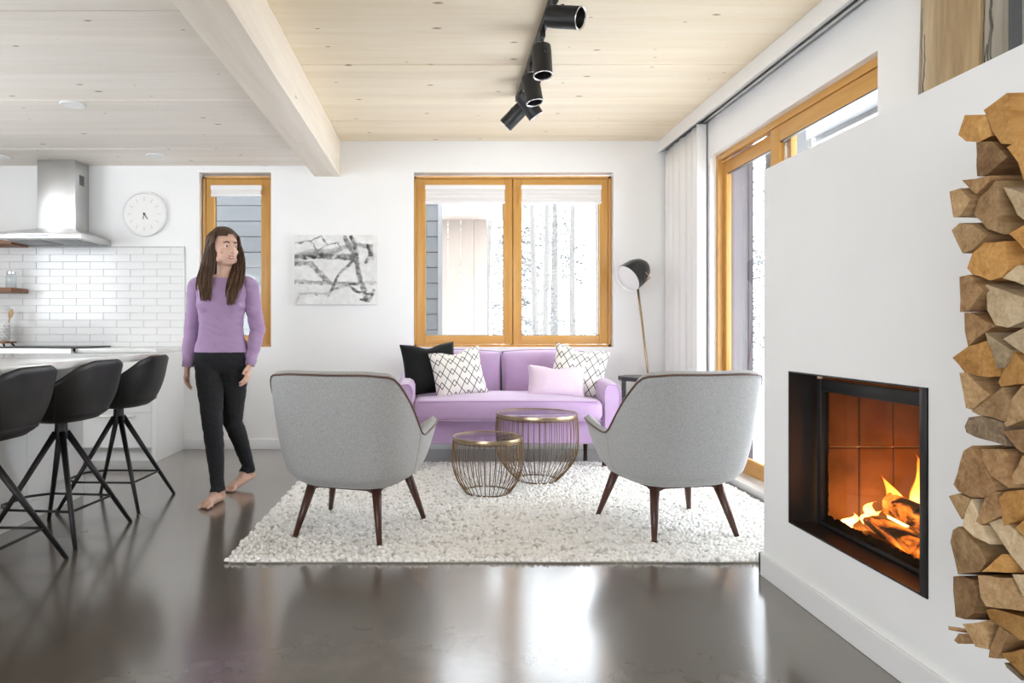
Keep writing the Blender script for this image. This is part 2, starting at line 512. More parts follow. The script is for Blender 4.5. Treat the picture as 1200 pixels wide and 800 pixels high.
# ------------------------------------------------------------------ windows
def window(name, x0, x1, z0, z1, sashes, parent_blinds=True):
    """wood framed window set back into the wall; sashes = list of (x0,x1) glass openings incl. stiles"""
    yf = BW + .055
    bm = bmesh.new(); t = .022
    bx(bm, x0, x0 + t, yf, yf + .10, z0, z1); bx(bm, x1 - t, x1, yf, yf + .10, z0, z1)
    bx(bm, x0, x1, yf, yf + .10, z1 - t, z1); bx(bm, x0, x1, yf, yf + .10, z0, z0 + t)
    w = struct(obj(name, bm, M['frame']))
    for sx0, sx1 in sashes:
        zs0, zs1 = z0 + t + .003, z1 - t - .003
        st = .078
        y0 = yf + .006
        sash = box('sash', sx0, sx0 + st, y0, y0 + .07, zs0, zs1, M['frame'], w, bevel=.003)
        box('stile', sx1 - st, sx1, y0, y0 + .07, zs0, zs1, M['frame'], w, bevel=.003)
        box('rail', sx0 + st, sx1 - st, y0 + .001, y0 + .069, zs1 - st, zs1, M['frame_x'], w, bevel=.003)
        box('rail', sx0 + st, sx1 - st, y0 + .001, y0 + .069, zs0, zs0 + st, M['frame_x'], w, bevel=.003)
        gasket = bmesh.new(); g = .006
        gx0, gx1, gz0, gz1 = sx0 + st, sx1 - st, zs0 + st, zs1 - st
        bx(gasket, gx0, gx0 + g, y0 + .03, y0 + .045, gz0, gz1); bx(gasket, gx1 - g, gx1, y0 + .03, y0 + .045, gz0, gz1)
        bx(gasket, gx0, gx1, y0 + .03, y0 + .045, gz0, gz0 + g); bx(gasket, gx0, gx1, y0 + .03, y0 + .045, gz1 - g, gz1)
        obj('glazing_bead', gasket, M['steeldark'], w)
        box('pane', gx0, gx1, y0 + .036, y0 + .040, gz0, gz1, M['glass'], w)
    return w

wk = window('window_1', W1[0] + .016, W1[1] - .002, W1[2], W1[3] - .022, [(W1[0] + .040, W1[1] - .026)])
box('mullion', .650, .694, BW + .09, BW + .15, W2[2] + .02, W2[3] - .04, M['frame'], None).name = 'mullion'
wm = window('window_2', W2[0] + .002, W2[1] - .012, W2[2], W2[3] - .022, [(W2[0] + .026, .668), (.676, W2[1] - .036)])

bpy.data.objects['mullion'].parent = wm
def blind(name, label, x0, x1, ztop, drop, folds, grp):
    t = thing(name, label, 'blind', ((x0 + x1) / 2, BW + .05, ztop - drop), 0, grp)
    w = (x1 - x0) / 2
    box('headrail', -w, w, -.045, -.004, drop - .038, drop, M['trim'], t, bevel=.003)
    n = folds
    for i in range(n):
        h = (drop - .055) / n
        zt = drop - .038 - i * h
        bm = bmesh.new()
        prof = [(-.040, zt), (-.047, zt - h * .5), (-.040, zt - h), (-.012, zt - h), (-.006, zt - h * .5), (-.012, zt)]
        loft(bm, [[Vector((x, y, z)) for y, z in prof] for x in (-w + .006, w - .006)])
        obj('fold', bm, M['blind'], t)
    box('bottom_rail', -w, w, -.042, -.008, 0, .017, M['trim'], t, bevel=.003)
    return t
blind('window_blind', 'white pleated blind raised above the pane that shows grey cladding and porch wall', W2[0] + .10, .600, 2.372, .165, 3, 'raised window blinds')
blind('window_blind', 'white pleated blind raised to a short stack above the snowy tree pane', .745, W2[1] - .105, 2.372, .165, 3, 'raised window blinds')
blind('window_blind', 'narrow white blind rolled to its cassette in the slim window by the clock', W1[0] + .10, W1[1] - .09, 2.370, .10, 1, 'raised window blinds')

# ------------------------------------------------------------------ sliding glass door in the right wall
def door():
    y0, y1, z0, z1 = D1
    X = RW + .045
    bm = bmesh.new()
    bx(bm, X, X + .10, y1 - .034, y1, z0, z1); bx(bm, X, X + .14, y0, y0 + .03, z0, z1)
    d = struct(obj('door_1', bm, M['frame']))
    box('head_rail', X, X + .045, y0 + .03, y1 - .034, z1 - .045, z1, M['frame_y'], d, bevel=.002)
    box('head_track', X + .045, X + .10, y0 + .03, y1 - .034, z1 - .03, z1, M['chrome'], d)
    box('threshold', RW - .05, X + .14, y0, y1, 0.0, .045, M['trim'], d, bevel=.004)
    box('outer_reveal', X + .10, RW + .245, y1 - .012, y1 + .002, z0, z1, M['lilacwall'], d)
    def panel(xa, ya, yb, st, tk):
        za, zb = .05, z1 - .052
        box('stile', xa, xa + tk, ya, ya + .045 if ya < 3.4 else ya + st, za, zb, M['frame'], d, bevel=.003)
        box('stile', xa, xa + tk, yb - st, yb, za, zb, M['frame'], d, bevel=.003)
        box('top_rail', xa + .001, xa + tk - .001, ya + .045, yb - st, zb - .095, zb, M['frame_y'], d, bevel=.003)
        box('bottom_rail', xa + .001, xa + tk - .001, ya + .045, yb - st, za, za + .11, M['frame_y'], d, bevel=.003)
        box('pane', xa + .016, xa + .021, ya + .045, yb - st, za + .11, zb - .095, M['glass'], d)
        box('glazing_bead', xa + .008, xa + .03, ya + .045, yb - st, zb - .103, zb - .0955, M['steeldark'], d)
    panel(X + .002, y0 + .03, 4.40, .115, .038)
    panel(X + .043, 4.22, y1 - .035, .048, .038)
    return d
door()

# curtain at the end of the right wall
def curtain():
    bm = bmesh.new()
    N = 90; rows = 8
    y0, y1 = 5.30, 6.085
    g = []
    for i in range(N + 1):
        t = i / N
        y = y0 + (y1 - y0) * t
        g.append((2.030 + .011 * sin(t * 2 * pi * 5.5) + .005 * sin(t * 23), y))
    front = [[Vector((x - .008, y, .025 + (2.665 - .025) * r / rows)) for x, y in g] for r in range(rows + 1)]
    back = [[Vector((x + .008, y, .025 + (2.665 - .025) * r / rows)) for x, y in reversed(g)] for r in range(rows + 1)]
    loft(bm, [a + b for a, b in zip(front, back)])
    t = thing('curtain', 'white full-length curtain drawn aside into the corner beside the glass door', 'curtain', (2.03, 5.7, 0))
    o = obj('curtain_fabric', bm, M['curtain'], t, smooth=True)
    o.location = (-2.03, -5.7, 0)
    b2 = box('leading_edge', 2.000, 2.074, 5.285, 5.30, .025, 2.665, M['curtain'], t, bevel=.004)
    b2.location = (-2.03, -5.7, 0)
curtain()

# ------------------------------------------------------------------ fireplace wall
FX, FEND, FTOP, FNEAR = 1.425, 2.99, 1.774, .80
NY0, NY1, NZ0, NZ1 = 1.986, 2.774, .293, .908       # stove opening
def fire_wall():
    holes = [(NY0, NY1, NZ0, NZ1)]
    w = wall_with_holes('wall_fireplace', 'X', FX, .64, FNEAR, FEND, 0, FTOP, holes, M['wall'])
    bm = bmesh.new()
    bx(bm, FX - .015, FX, FNEAR, FEND + .02, 0, .096)
    bx(bm, FX - .015, RW - .02, FEND, FEND + .02, 0, .096)
    struct(obj('baseboard_fireplace', bm, M['trim'], bevel=.0025, seg=1))
fire_wall()

def mk_flame():
    s = NT('flame')
    v = s.coord('Object')
    sp = s.n('ShaderNodeSeparateXYZ'); s.l(v, sp.inputs[0])
    n = s.noise(v, 9, 3, .6, 1.)
    h = s.math('ADD', s.math('MULTIPLY', sp.outputs[2], 3.4), s.math('MULTIPLY', s.math('SUBTRACT', n, .5), .7))
    col = s.ramp(h, [(0, (1., .55, .16)), (.35, (1., .36, .05)), (.8, (.9, .16, .012)), (1., (.35, .04, .003))])
    em = s.n('ShaderNodeEmission'); s.l(col, em.inputs[0])
    s.l(s.ramp(h, [(0, 1.), (.4, .5), (1., .05)]), em.inputs[1])
    st = s.math('MULTIPLY', s.ramp(h, [(0, 1.), (.4, .45), (1., .03)]), 8.)
    s.l(st, em.inputs[1])
    tr = s.n('ShaderNodeBsdfTransparent'); lw = s.n('ShaderNodeLayerWeight'); lw.inputs[0].default_value = .35
    mx = s.n('ShaderNodeMixShader')
    fac = s.math('ADD', s.math('MULTIPLY', lw.outputs['Facing'], .8), s.math('MULTIPLY', h, .5), clamp=True)
    s.l(fac, mx.inputs[0]); s.l(em.outputs[0], mx.inputs[1]); s.l(tr.outputs[0], mx.inputs[2])
    s.l(mx.outputs[0], s.out.inputs['Surface'])
    return s.m
M['flame'] = mk_flame()
M['firebrick'] = plain('sooty_firebrick_panel', (.13, .07, .04), .85, var=.3, scale=9, bump=.3, bscale=40)
def mk_ember():
    s = NT('glowing_charred_log')
    v = s.coord('Object', scale=(1, .3, 1))
    n = s.noise(v, 16, 5, .65, .6)
    s.set(Base_Color=s.ramp(n, [(.4, (.03, .02, .015)), (.7, (.22, .1, .05))]), Roughness=.9)
    e = s.ramp(n, [(.46, (0, 0, 0)), (.62, (1., .26, .03)), (.78, (1., .5, .12))])
    s.l(e, s.b.inputs['Emission Color']); s.b.inputs['Emission Strength'].default_value = 1.1
    s.bump(n, .6, .01)
    return s.m
M['ember'] = mk_ember()

def stove():
    t = thing('wood_stove', 'built-in wood stove with black steel surround and glowing fire behind glass', 'fireplace', (FX, (NY0 + NY1) / 2, NZ0))
    def off(o):
        o.location = (-FX, -(NY0 + NY1) / 2, -NZ0); return o
    a, b, z0, z1 = NY0, NY1, NZ0, NZ1
    th = .006
    # steel lining of the niche
    for nm, q in (('lining_side', (FX - .004, FX + .11, b - th, b, z0, z1)), ('lining_side', (FX - .004, FX + .11, a, a + th, z0, z1)),
                  ('lining_base', (FX - .004, FX + .11, a, b, z0, z0 + th)), ('lining_top', (FX - .004, FX + .11, a, b, z1 - th, z1))):
        off(box(nm, *q, M['stovesteel'], t))
    off(box('flange', FX - .006, FX + .02, a, a + .030, z0, z1, M['stovesteel'], t, bevel=.002))
    # door frame
    X = FX + .095
    fy0, fy1, fz0, fz1 = a + .03, b - .028, z0 + .008, z1 - .028
    w = .048
    fr = off(box('door_stile', X, X + .035, fy1 - .03, fy1, fz0, fz1, M['stovesteel'], t, bevel=.003))
    off(box('door_stile', X, X + .035, fy0, fy0 + .03, fz0, fz1, M['stovesteel'], t, bevel=.003))
    off(box('door_rail', X, X + .035, fy0 + .03, fy1 - .03, fz1 - w, fz1, M['stovesteel'], t, bevel=.003))
    off(box('door_rail', X, X + .035, fy0 + .03, fy1 - .03, fz0, fz0 + .014, M['stovesteel'], t, bevel=.003))
    off(box('stove_glass', X + .018, X + .022, fy0 + .03, fy1 - .03, fz0 + .014, fz1 - w, M['stoveglass'], t))
    # black printed soot border of the glass, ragged
    bm = bmesh.new()
    gy0, gy1, gz0, gz1 = fy0 + .03, fy1 - .03, fz0 + .014, fz1 - w
    n = 60; low = []; up = []
    rr = random.Random(3)
    for i in range(n + 1):
        y = gy0 + (gy1 - gy0) * i / n
        low.append(bm.verts.new((X + .0235, y, gz0))); up.append(bm.verts.new((X + .0235, y, gz0 + .018 + .012 * rr.random())))
    for i in range(n): bm.faces.new((low[i], low[i + 1], up[i + 1], up[i]))
    lo2 = []; up2 = []
    for i in range(n + 1):
        z = gz0 + (gz1 - gz0) * i / n
        lo2.append(bm.verts.new((X + .0236, gy1, z))); up2.append(bm.verts.new((X + .0236, gy1 - .010 - .008 * rr.random(), z)))
    for i in range(n): bm.faces.new((lo2[i], lo2[i + 1], up2[i + 1], up2[i]))
    off(obj('soot_border', bm, M['stovesteel'], t))
    # firebox of refractory panels
    bx0, bx1 = X + .04, X + .46
    k = 4
    for i in range(k):
        ya, yb = a + .01 + (b - a - .02) * i / k, a + .01 + (b - a - .02) * (i + 1) / k
        off(box('back_panel', bx1, bx1 + .03, ya + .002, yb - .002, z0, z1, M['firebrick'], t, bevel=.004, seg=1))
    for i in range(3):
        xa, xb = bx0 + (bx1 - bx0) * i / 3, bx0 + (bx1 - bx0) * (i + 1) / 3
        for j in range(2):
            za, zb = z0 + (z1 - z0) * j / 2, z0 + (z1 - z0) * (j + 1) / 2
            off(box('side_panel', xa + .002, xb - .002, b - .016, b + .02, za + .002, zb - .002, M['firebrick'], t, bevel=.004, seg=1))
            off(box('side_panel', xa + .002, xb - .002, a - .02, a + .016, za + .002, zb - .002, M['firebrick'], t, bevel=.004, seg=1))
    off(box('hearth', bx0, bx1 + .03, a - .02, b + .02, z0 - .03, z0 + .012, M['firebrick'], t))
    off(box('baffle', bx0, bx1 + .03, a - .02, b + .02, z1 - .01, z1 + .02, M['firebrick'], t))
    # flames: soft tongues
    def tongue(x, y, z, h, r, lean, seed):
        rr = random.Random(seed)
        bm = bmesh.new(); rings = []
        K = 12; ph = rr.random() * 6
        for i in range(K + 1):
            tt = i / K
            rad = r * (sin(pi * min(1, tt * 1.05 + .12)) ** .8) * (1 - tt * .55)
            cx = x + .03 * sin(tt * 4 + ph) * tt; cyy = y + lean * tt + .045 * sin(tt * 5 + ph * 1.7) * tt
            rings.append([Vector((cx + rad * .6 * cos(q * pi / 5), cyy + rad * sin(q * pi / 5) * (1 + .25 * sin(3 * q + ph)), z + h * tt)) for q in range(10)])
        loft(bm, rings)
        o = obj('flame', bm, M['flame'], t, smooth=True)
        # flame materials read height from the flame's own base
        for v in o.data.vertices: v.co -= Vector((x, y, z))
        o.location = Vector((x, y, z)) + Vector((-FX, -(NY0 + NY1) / 2, -NZ0))
    for a_ in ((1.80, 2.52, .36, .30, .085, .02, 1), (1.86, 2.60, .36, .26, .08, .03, 2), (1.76, 2.62, .33, .20, .06, .04, 4), (1.84, 2.44, .38, .30, .085, -.01, 7),
               (1.66, 2.60, .312, .09, .045, .03, 5), (1.60, 2.66, .308, .06, .035, .02, 6), (1.70, 2.50, .36, .15, .05, .03, 8), (1.72, 2.68, .31, .10, .045, .0, 9)):
        tongue(*a_)
    # burning logs
    def flog(p0, p1, r, seed):
        rr = random.Random(seed)
        p0, p1 = Vector(p0), Vector(p1); d = (p1 - p0)
        u, v = frame_axes(d)
        prof = [(r * (.8 + .35 * rr.random()) * cos(q * 2 * pi / 6 + .3), r * (.75 + .35 * rr.random()) * sin(q * 2 * pi / 6 + .3)) for q in range(6)]
        bm = bmesh.new()
        loft(bm, [[p0 + d * tt + u * a_ + v * b_ for a_, b_ in prof] for tt in (0, .5, 1)])
        off(obj('burning_log', bm, M['ember'], t, bevel=.006, seg=1))
    flog((1.60, 2.26, .352), (1.67, 2.62, .338), .044, 1)
    flog((1.82, 2.16, .35), (1.84, 2.66, .35), .05, 2)
    flog((1.63, 2.28, .445), (1.70, 2.555, .425), .048, 5)
    lt = bpy.data.lights.new('fire_glow', 'POINT'); lt.energy = .6; lt.color = (1., .42, .12); lt.shadow_soft_size = .07
    lo = bpy.data.objects.new('fire_glow', lt); C.objects.link(lo); lo.parent = t
    lo.location = Vector((1.76, 2.50, .60)) + Vector((-FX, -(NY0 + NY1) / 2, -NZ0))
stove()

# ------------------------------------------------------------------ firewood stack on a wall rack
LOGX = 1.12
def q(cx, cyy, s, pts):
    return [(cx + x / s, cyy + y / s) for x, y in pts]
LOGS = []
def c1(m, *pts): LOGS.append((m, q(1110, 100, 6.667, pts)))
def c2(m, *pts): LOGS.append((m, q(1110, 200, 6.667, pts)))
def c3(m, *pts): LOGS.append((m, q(1110, 310, 6.667, pts)))
def c4(m, *pts): LOGS.append((m, q(1110, 420, 6.667, pts)))
def c5(m, *pts): LOGS.append((m, q(1110, 520, 6.667, pts)))
def c6(m, *pts): LOGS.append((m, q(1110, 620, 6.667, pts)))
def c7(m, *pts): LOGS.append((m, q(1110, 700, 8., pts)))
c1('log_b', (90, 385), (140, 235), (300, 232), (345, 390), (250, 440), (150, 435))
c1('log_b', (290, 195), (465, 65), (500, 64), (505, 455), (420, 450), (348, 340))
c1('log_e', (245, 447), (350, 440), (455, 560), (300, 698), (232, 706))
c1('log_b', (480, 485), (600, 420), (690, 560), (640, 720), (590, 740), (555, 600))
c2('log_e', (130, 75), (320, 40), (335, 70), (225, 180), (200, 160))
c2('log_a', (5, 165), (90, 140), (190, 225), (110, 350), (55, 360))
c2('log_a', (205, 340), (235, 220), (365, 82), (390, 130), (465, 490), (330, 450))
c2('log_c', (430, 130), (590, 180), (660, 300), (620, 390), (550, 340))
c2('log_a', (30, 465), (90, 412), (200, 425), (310, 505), (190, 620), (125, 640))
c2('log_b', (475, 492), (600, 425), (680, 520), (620, 620))
LOGS.append(('log_b', [(1134, 314), (1140, 297), (1153.5, 285), (1177.5, 283), (1180, 299), (1180, 316), (1174, 324), (1160, 328), (1140, 321)]))
c3('log_c', (442, 105), (560, 5), (640, 20), (660, 150), (610, 165))
c3('log_e', (90, 98), (170, 82), (285, 200), (180, 355), (105, 365))
c3('log_c', (290, 160), (600, 262), (650, 420), (480, 488), (380, 468), (310, 350))
c3('log_e', (135, 378), (180, 376), (375, 480), (300, 520), (165, 633), (140, 520))
c3('log_c', (440, 580), (600, 497), (680, 640), (610, 700))
LOGS.append(('log_b', [(1117, 419), (1135, 406), (1155, 400), (1159, 408), (1165, 440), (1158, 441.5), (1131, 436)]))
LOGS.append(('log_c', [(1157, 390), (1184, 410.5), (1176, 430), (1166, 431)]))
c4('log_b', (402, 185), (470, 10), (520, -50), (640, 80), (640, 192), (425, 217))
c4('log_a', (110, 115), (160, 113), (322, 280), (180, 396), (140, 382))
c4('log_a', (186, 410), (420, 228), (490, 330), (440, 485), (250, 440))
c4('log_a', (444, 508), (500, 333), (600, 215), (670, 350), (610, 465), (462, 528))
c4('log_d', (135, 530), (165, 462), (260, 447), (430, 500), (455, 600), (470, 680), (220, 610), (150, 575))
c4('log_e', (452, 570), (600, 555), (680, 700), (620, 760), (540, 700))
c5('log_e', (55, 315), (150, 60), (215, 20), (372, 355), (300, 415), (180, 412), (90, 370))
c5('log_e', (265, 40), (430, 45), (480, 85), (480, 338), (340, 240), (290, 150))
c5('log_a', (502, 250), (600, 95), (690, 200), (640, 302), (505, 318))
c5('log_a', (20, 408), (95, 388), (172, 427), (100, 583))
c5('log_c', (122, 640), (150, 500), (195, 436), (235, 520), (326, 778), (200, 718))
c5('log_e', (228, 600), (300, 422), (380, 378), (425, 555), (260, 632))
c5('log_b', (402, 430), (460, 374), (580, 362), (585, 500), (540, 598), (440, 634), (415, 520))
LOGS.append(('log_c', [(1159.5, 613), (1173, 608), (1196, 628), (1206, 645), (1204, 672), (1185, 650)]))
LOGS.append(('log_b', [(1190, 618), (1203, 606), (1216, 618), (1210, 632), (1200, 628)]))
c6('log_a', (35, 100), (60, 10), (105, -18), (255, 150), (292, 250), (240, 328), (75, 346))
c6('log_b', (272, 330), (430, 198), (475, 338))
c6('log_c', (500, 354), (610, 360), (690, 520), (600, 520))
c6('log_e', (40, 372), (90, 367), (205, 402), (236, 500), (218, 648), (150, 698), (75, 678), (45, 480))
c6('log_a', (240, 362), (500, 384), (590, 590), (580, 634), (305, 598), (264, 530))
c7('log_b', (365, 115), (420, 105), (720, 188), (780, 300), (740, 390), (690, 395), (400, 200))
c7('log_a', (140, 248), (372, 214), (385, 330), (390, 482), (270, 458))
c7('log_e', (65, 400), (110, 338), (158, 342), (162, 432), (100, 430))
c7('log_e', (402, 470), (488, 268), (580, 345), (500, 515), (460, 568), (390, 558))
c7('log_b', (508, 524), (720, 484), (800, 620), (730, 755), (600, 620))
c7('log_d', (540, 612), (600, 640), (700, 745), (690, 775), (560, 655))
LOG_COLOUR = {'log_a': 'tan', 'log_b': 'golden', 'log_c': 'pale cream', 'log_d': 'weathered grey', 'log_e': 'dull brown'}
ORD = ['topmost', 'second', 'third', 'fourth', 'fifth', 'sixth', 'seventh', 'eighth', 'ninth', 'tenth', 'eleventh', 'twelfth', 'thirteenth', 'fourteenth', 'fifteenth', 'sixteenth', 'seventeenth', 'lowest']
def log_label(m, pts, ztop, zbot):
    area = abs(sum(a[0] * b[1] - b[0] * a[1] for a, b in zip(pts, pts[1:] + pts[:1]))) / 2
    cyy = sum(p[0] for p in pts) / len(pts); czz = sum(p[1] for p in pts) / len(pts)
    ys = [p[0] for p in pts]; zs = [p[1] for p in pts]
    asp = (max(ys) - min(ys)) / (max(zs) - min(zs))
    size = 'thick' if area > .0055 else 'slim' if area < .0025 else 'medium'
    shape = 'triangular' if len(pts) <= 4 else 'tall' if asp < .75 else 'flat' if asp > 1.35 else 'rounded' if len(pts) >= 8 else 'blocky'
    k = int(min(.999, max(0, (ztop - czz) / (ztop - zbot))) * 13)
    side = 'on the stove side' if cyy > 1.395 else 'inside'
    return '%s %s %s log, %s tier of the firewood stack, %s' % (size, shape, LOG_COLOUR[m], ORD[k] if k < 12 else 'lowest', side if side != 'inside' else 'away from stove')
rl = random.Random(11)
for m, poly in LOGS:
    xe = LOGX + rl.uniform(-.006, .006)
    pts = []
    for px, py in poly:
        y = FPX * xe / (px - VPX)
        pts.append((y, CAMH - (py - VPY) * y / FPX))
    cyy = sum(p[0] for p in pts) / len(pts); czz = sum(p[1] for p in pts) / len(pts)
    # refine the outline a little so that edges look hewn
    ref = []
    for i in range(len(pts)):
        a, b = Vector(pts[i]), Vector(pts[(i + 1) % len(pts)])
        ref.append(a); L = (b - a).length; nn = max(1, int(L / .022))
        for j in range(1, nn):
            pnt = a.lerp(b, j / nn); dirn = (pnt - Vector((cyy, czz)))
            ref.append(pnt + dirn.normalized() * rl.uniform(-.0022, .0012))
    bm = bmesh.new()
    X1 = FX - .005
    tilt = rl.uniform(-.10, .10)
    rings = []
    steps = [0, .25, .6, 1.]
    for k, tt in enumerate(steps):
        s = 1.028 + .05 * min(1, tt * 2.5)
        ring = []
        for pnt in ref:
            dy, dz = pnt.x - cyy, pnt.y - czz
            w = rl.uniform(-.0012, .0012) if 0 < tt < 1 else 0
            xx = (xe + dz * tilt + dy * tilt * .6) if k == 0 else xe + (X1 - xe) * tt
            ring.append(Vector((xx - xe, dy * s + w, dz * s + w)))
        rings.append(ring)
    vr = loft(bm, rings, cap=False)
    # end face: fan with a slightly domed, rough centre
    for ring, xo in ((vr[0], rl.uniform(-.004, .003)), (vr[-1], 0)):
        cc = sum((v.co for v in ring), Vector()) / len(ring) + Vector((xo, 0, 0))
        cv = bm.verts.new(cc)
        for i in range(len(ring)): bm.faces.new((ring[i], ring[(i + 1) % len(ring)], cv))
    o = obj('firewood_log', bm, M[m], None, auto=28)
    o.location = (xe, cyy, czz)
    tag(o, log_label(m, pts, 1.56, .42), 'log', 'firewood stacked on the wall rack')
# thin kindling stick
bm = bmesh.new(); a = P(1111.5, 735.5, 1.50); tube(bm, [a, a + Vector((.06, -.05, .006)), a + Vector((.20, -.10, .0))], [.004, .005, .005], 6)
tag(recenter(obj('kindling_stick', bm, M['log_e'])), 'thin kindling stick poking out of the lower end of the log stack', 'stick')
# rack: wall plate with two bars and a tray under the stack
rk = thing('log_rack', 'slim black steel wall rack carrying the firewood stack', 'rack', (FX, 1.36, .42))
def roff(o): o.location = (-FX, -1.36, -.42); return o
roff(box('wall_plate', FX - .004, FX, 1.20, 1.46, .42, 1.55, M['black'], rk))
roff(box('tray', FX - .20, FX, 1.20, 1.46, .415, .421, M['black'], rk))

# ------------------------------------------------------------------ boards standing on the fireplace ledge
def mk_board(name, base, dark, kind):
    s = NT(name)
    v = s.coord('Object', scale=(1, 1, .09))
    g = s.noise(v, 16, 5, .6, .8)
    col = s.ramp(g, [(.34, dark), (.66, base)])
    sp = s.n('ShaderNodeSeparateXYZ'); tc = s.n('ShaderNodeTexCoord'); s.l(tc.outputs['Object'], sp.inputs[0])
    y, z = sp.outputs[1], sp.outputs[2]
    wob = s.math('MULTIPLY', s.math('SUBTRACT', s.noise(s.coord('Object', scale=(1, 1, 4)), 2.2, 3), .5), .05)
    def streak(yc, z0, z1, w):
        """pointed ink-black streak tapering upward from z0 to z1"""
        tt = s.math('DIVIDE', s.math('SUBTRACT', z, z0), z1 - z0)
        inside = s.math('MULTIPLY', s.math('GREATER_THAN', tt, 0.), s.math('LESS_THAN', tt, 1.))
        half = s.math('MULTIPLY', s.math('SUBTRACT', 1., tt), w)
        d = s.math('ABSOLUTE', s.math('SUBTRACT', s.math('ADD', y, wob), yc))
        rim = s.math('LESS_THAN', s.math('ABSOLUTE', s.math('SUBTRACT', d, half)), .0042)
        return s.math('MULTIPLY', inside, rim)
    for st in kind:
        col = s.mix(streak(*st), col, (.012, .012, .012))
    s.set(Base_Color=col, Roughness=.28)
    s.b.inputs['Coat Weight'].default_value = .5; s.b.inputs['Coat Roughness'].default_value = .12
    return s.m
def board(name, label, yc, w, h, m, X, thick, curve, stripes=None):
    t = thing(name, label, 'board', (X, yc, FTOP), 0)
    bm = bmesh.new(); n = 16
    prof = [(curve * (1 - (2 * i / n - 1) ** 2) * -1, -w / 2 + w * i / n) for i in range(n + 1)]
    back = [(x + thick, y) for x, y in reversed(prof)]
    loft(bm, [[Vector((x + .03 * z, y, z)) for x, y in prof + back] for z in (0.0, h * .5, h)])
    obj('panel', bm, m, t, auto=40)
    return t
M['board_a'] = mk_board('streaked_birch_veneer', lin((186, 162, 124)), lin((148, 122, 88)), [(.135, 0, .62, .016), (.105, .10, .5, .008), (-.075, 0, .26, .02), (-.02, 0, .1, .05)])
M['board_b'] = mk_board('streaked_grey_veneer', lin((170, 164, 154)), lin((128, 120, 108)), [(.045, 0, .34, .045), (.045, 0, .27, .03), (.045, 0, .2, .018), (.03, 0, .6, .012)])
b1 = board('wood_board', 'wide curved honey-brown wooden board with dark pointed streaks on the fireplace ledge', 2.665, .318, .78, M['board_a'], 1.975, .012, .03)
b2 = board('wood_board', 'narrow grey board with nested black pointed loops on the fireplace ledge', 2.435, .125, .78, M['board_b'], 1.985, .012, .006)
box('side_edge', -.006, .020, -.090, -.0635, 0, .78, M['siding'], b2)

# ------------------------------------------------------------------ rug
def rug():
    x0, x1, y0, y1 = -.985, 1.985, 3.145, 5.46
    t = thing('rug', 'chunky cream and grey woven wool rug under the sitting area', 'rug', ((x0 + x1) / 2, (y0 + y1) / 2, 0))
    cx, cyy = (x0 + x1) / 2, (y0 + y1) / 2
    b = box('backing', x0 + .012, x1 - .012, y0 + .008, y1 - .008, .001, .010, M['rugbase'], t)
    b.location = (-cx, -cyy, 0)
    # nubs: low-poly pebbles laid in wavering rows
    unit = []
    nseg, nr = 7, 3
    ring_def = [(1.0, 0.0), (.88, .55), (.45, .92)]
    for r, z in ring_def:
        for j in range(nseg): unit.append((r * cos(2 * pi * j / nseg), r * sin(2 * pi * j / nseg), z))
    unit.append((0, 0, 1.0))
    U = np.array(unit)
    F = []
    for k in range(2):
        for j in range(nseg):
            F.append((k * nseg + j, k * nseg + (j + 1) % nseg, (k + 1) * nseg + (j + 1) % nseg, (k + 1) * nseg + j))
    tri = [(2 * nseg + j, 2 * nseg + (j + 1) % nseg, 3 * nseg) for j in range(nseg)]
    rr = np.random.RandomState(5)
    dx, dy = .0235, .0168
    V = []; Q = []; T = []
    base = 0
    ny = int((y1 - y0) / dy); nx = int((x1 - x0) / dx)
    for iy in range(ny):
        row_off = (iy % 2) * .5 + .25 * sin(iy * .7)
        for ix in range(nx):
            x = x0 + (ix + .5 + row_off * .8) * dx + rr.uniform(-.005, .005)
            y = y0 + (iy + .5) * dy + rr.uniform(-.004, .004) + .004 * sin(x * 9 + iy)
            if x > x1 - .004 or rr.rand() < .02: continue
            rx, ry = .0138 * rr.uniform(.75, 1.25), .0098 * rr.uniform(.8, 1.25)
            h = .013 * rr.uniform(.6, 1.5); a = rr.uniform(-.5, .5)
            px = U[:, 0] * rx; py = U[:, 1] * ry
            P_ = np.stack([x - cx + px * cos(a) - py * sin(a), y - cyy + px * sin(a) + py * cos(a), .008 + U[:, 2] * h], 1)
            V.append(P_)
            Q.append(np.array(F) + base); T.append(np.array(tri) + base)
            base += len(U)
    V = np.concatenate(V); Q = np.concatenate(Q); T = np.concatenate(T)
    me = bpy.data.meshes.new('wool_pile')
    me.vertices.add(len(V)); me.vertices.foreach_set('co', V.ravel().astype(np.float32))
    loops = np.concatenate([Q.ravel(), T.ravel()])
    me.loops.add(len(loops)); me.loops.foreach_set('vertex_index', loops.astype(np.int32))
    tot = np.concatenate([np.full(len(Q), 4), np.full(len(T), 3)])
    st = np.concatenate([[0], np.cumsum(tot)[:-1]])
    me.polygons.add(len(tot)); me.polygons.foreach_set('loop_start', st.astype(np.int32)); me.polygons.foreach_set('loop_total', tot.astype(np.int32))
    me.update(calc_edges=True); me.validate()
    o = link_mesh('wool_pile', me, M['rugpile'], t, smooth=True)
    o['kind'] = 'stuff'
rug()
RZ = .018   # walking height of the rug

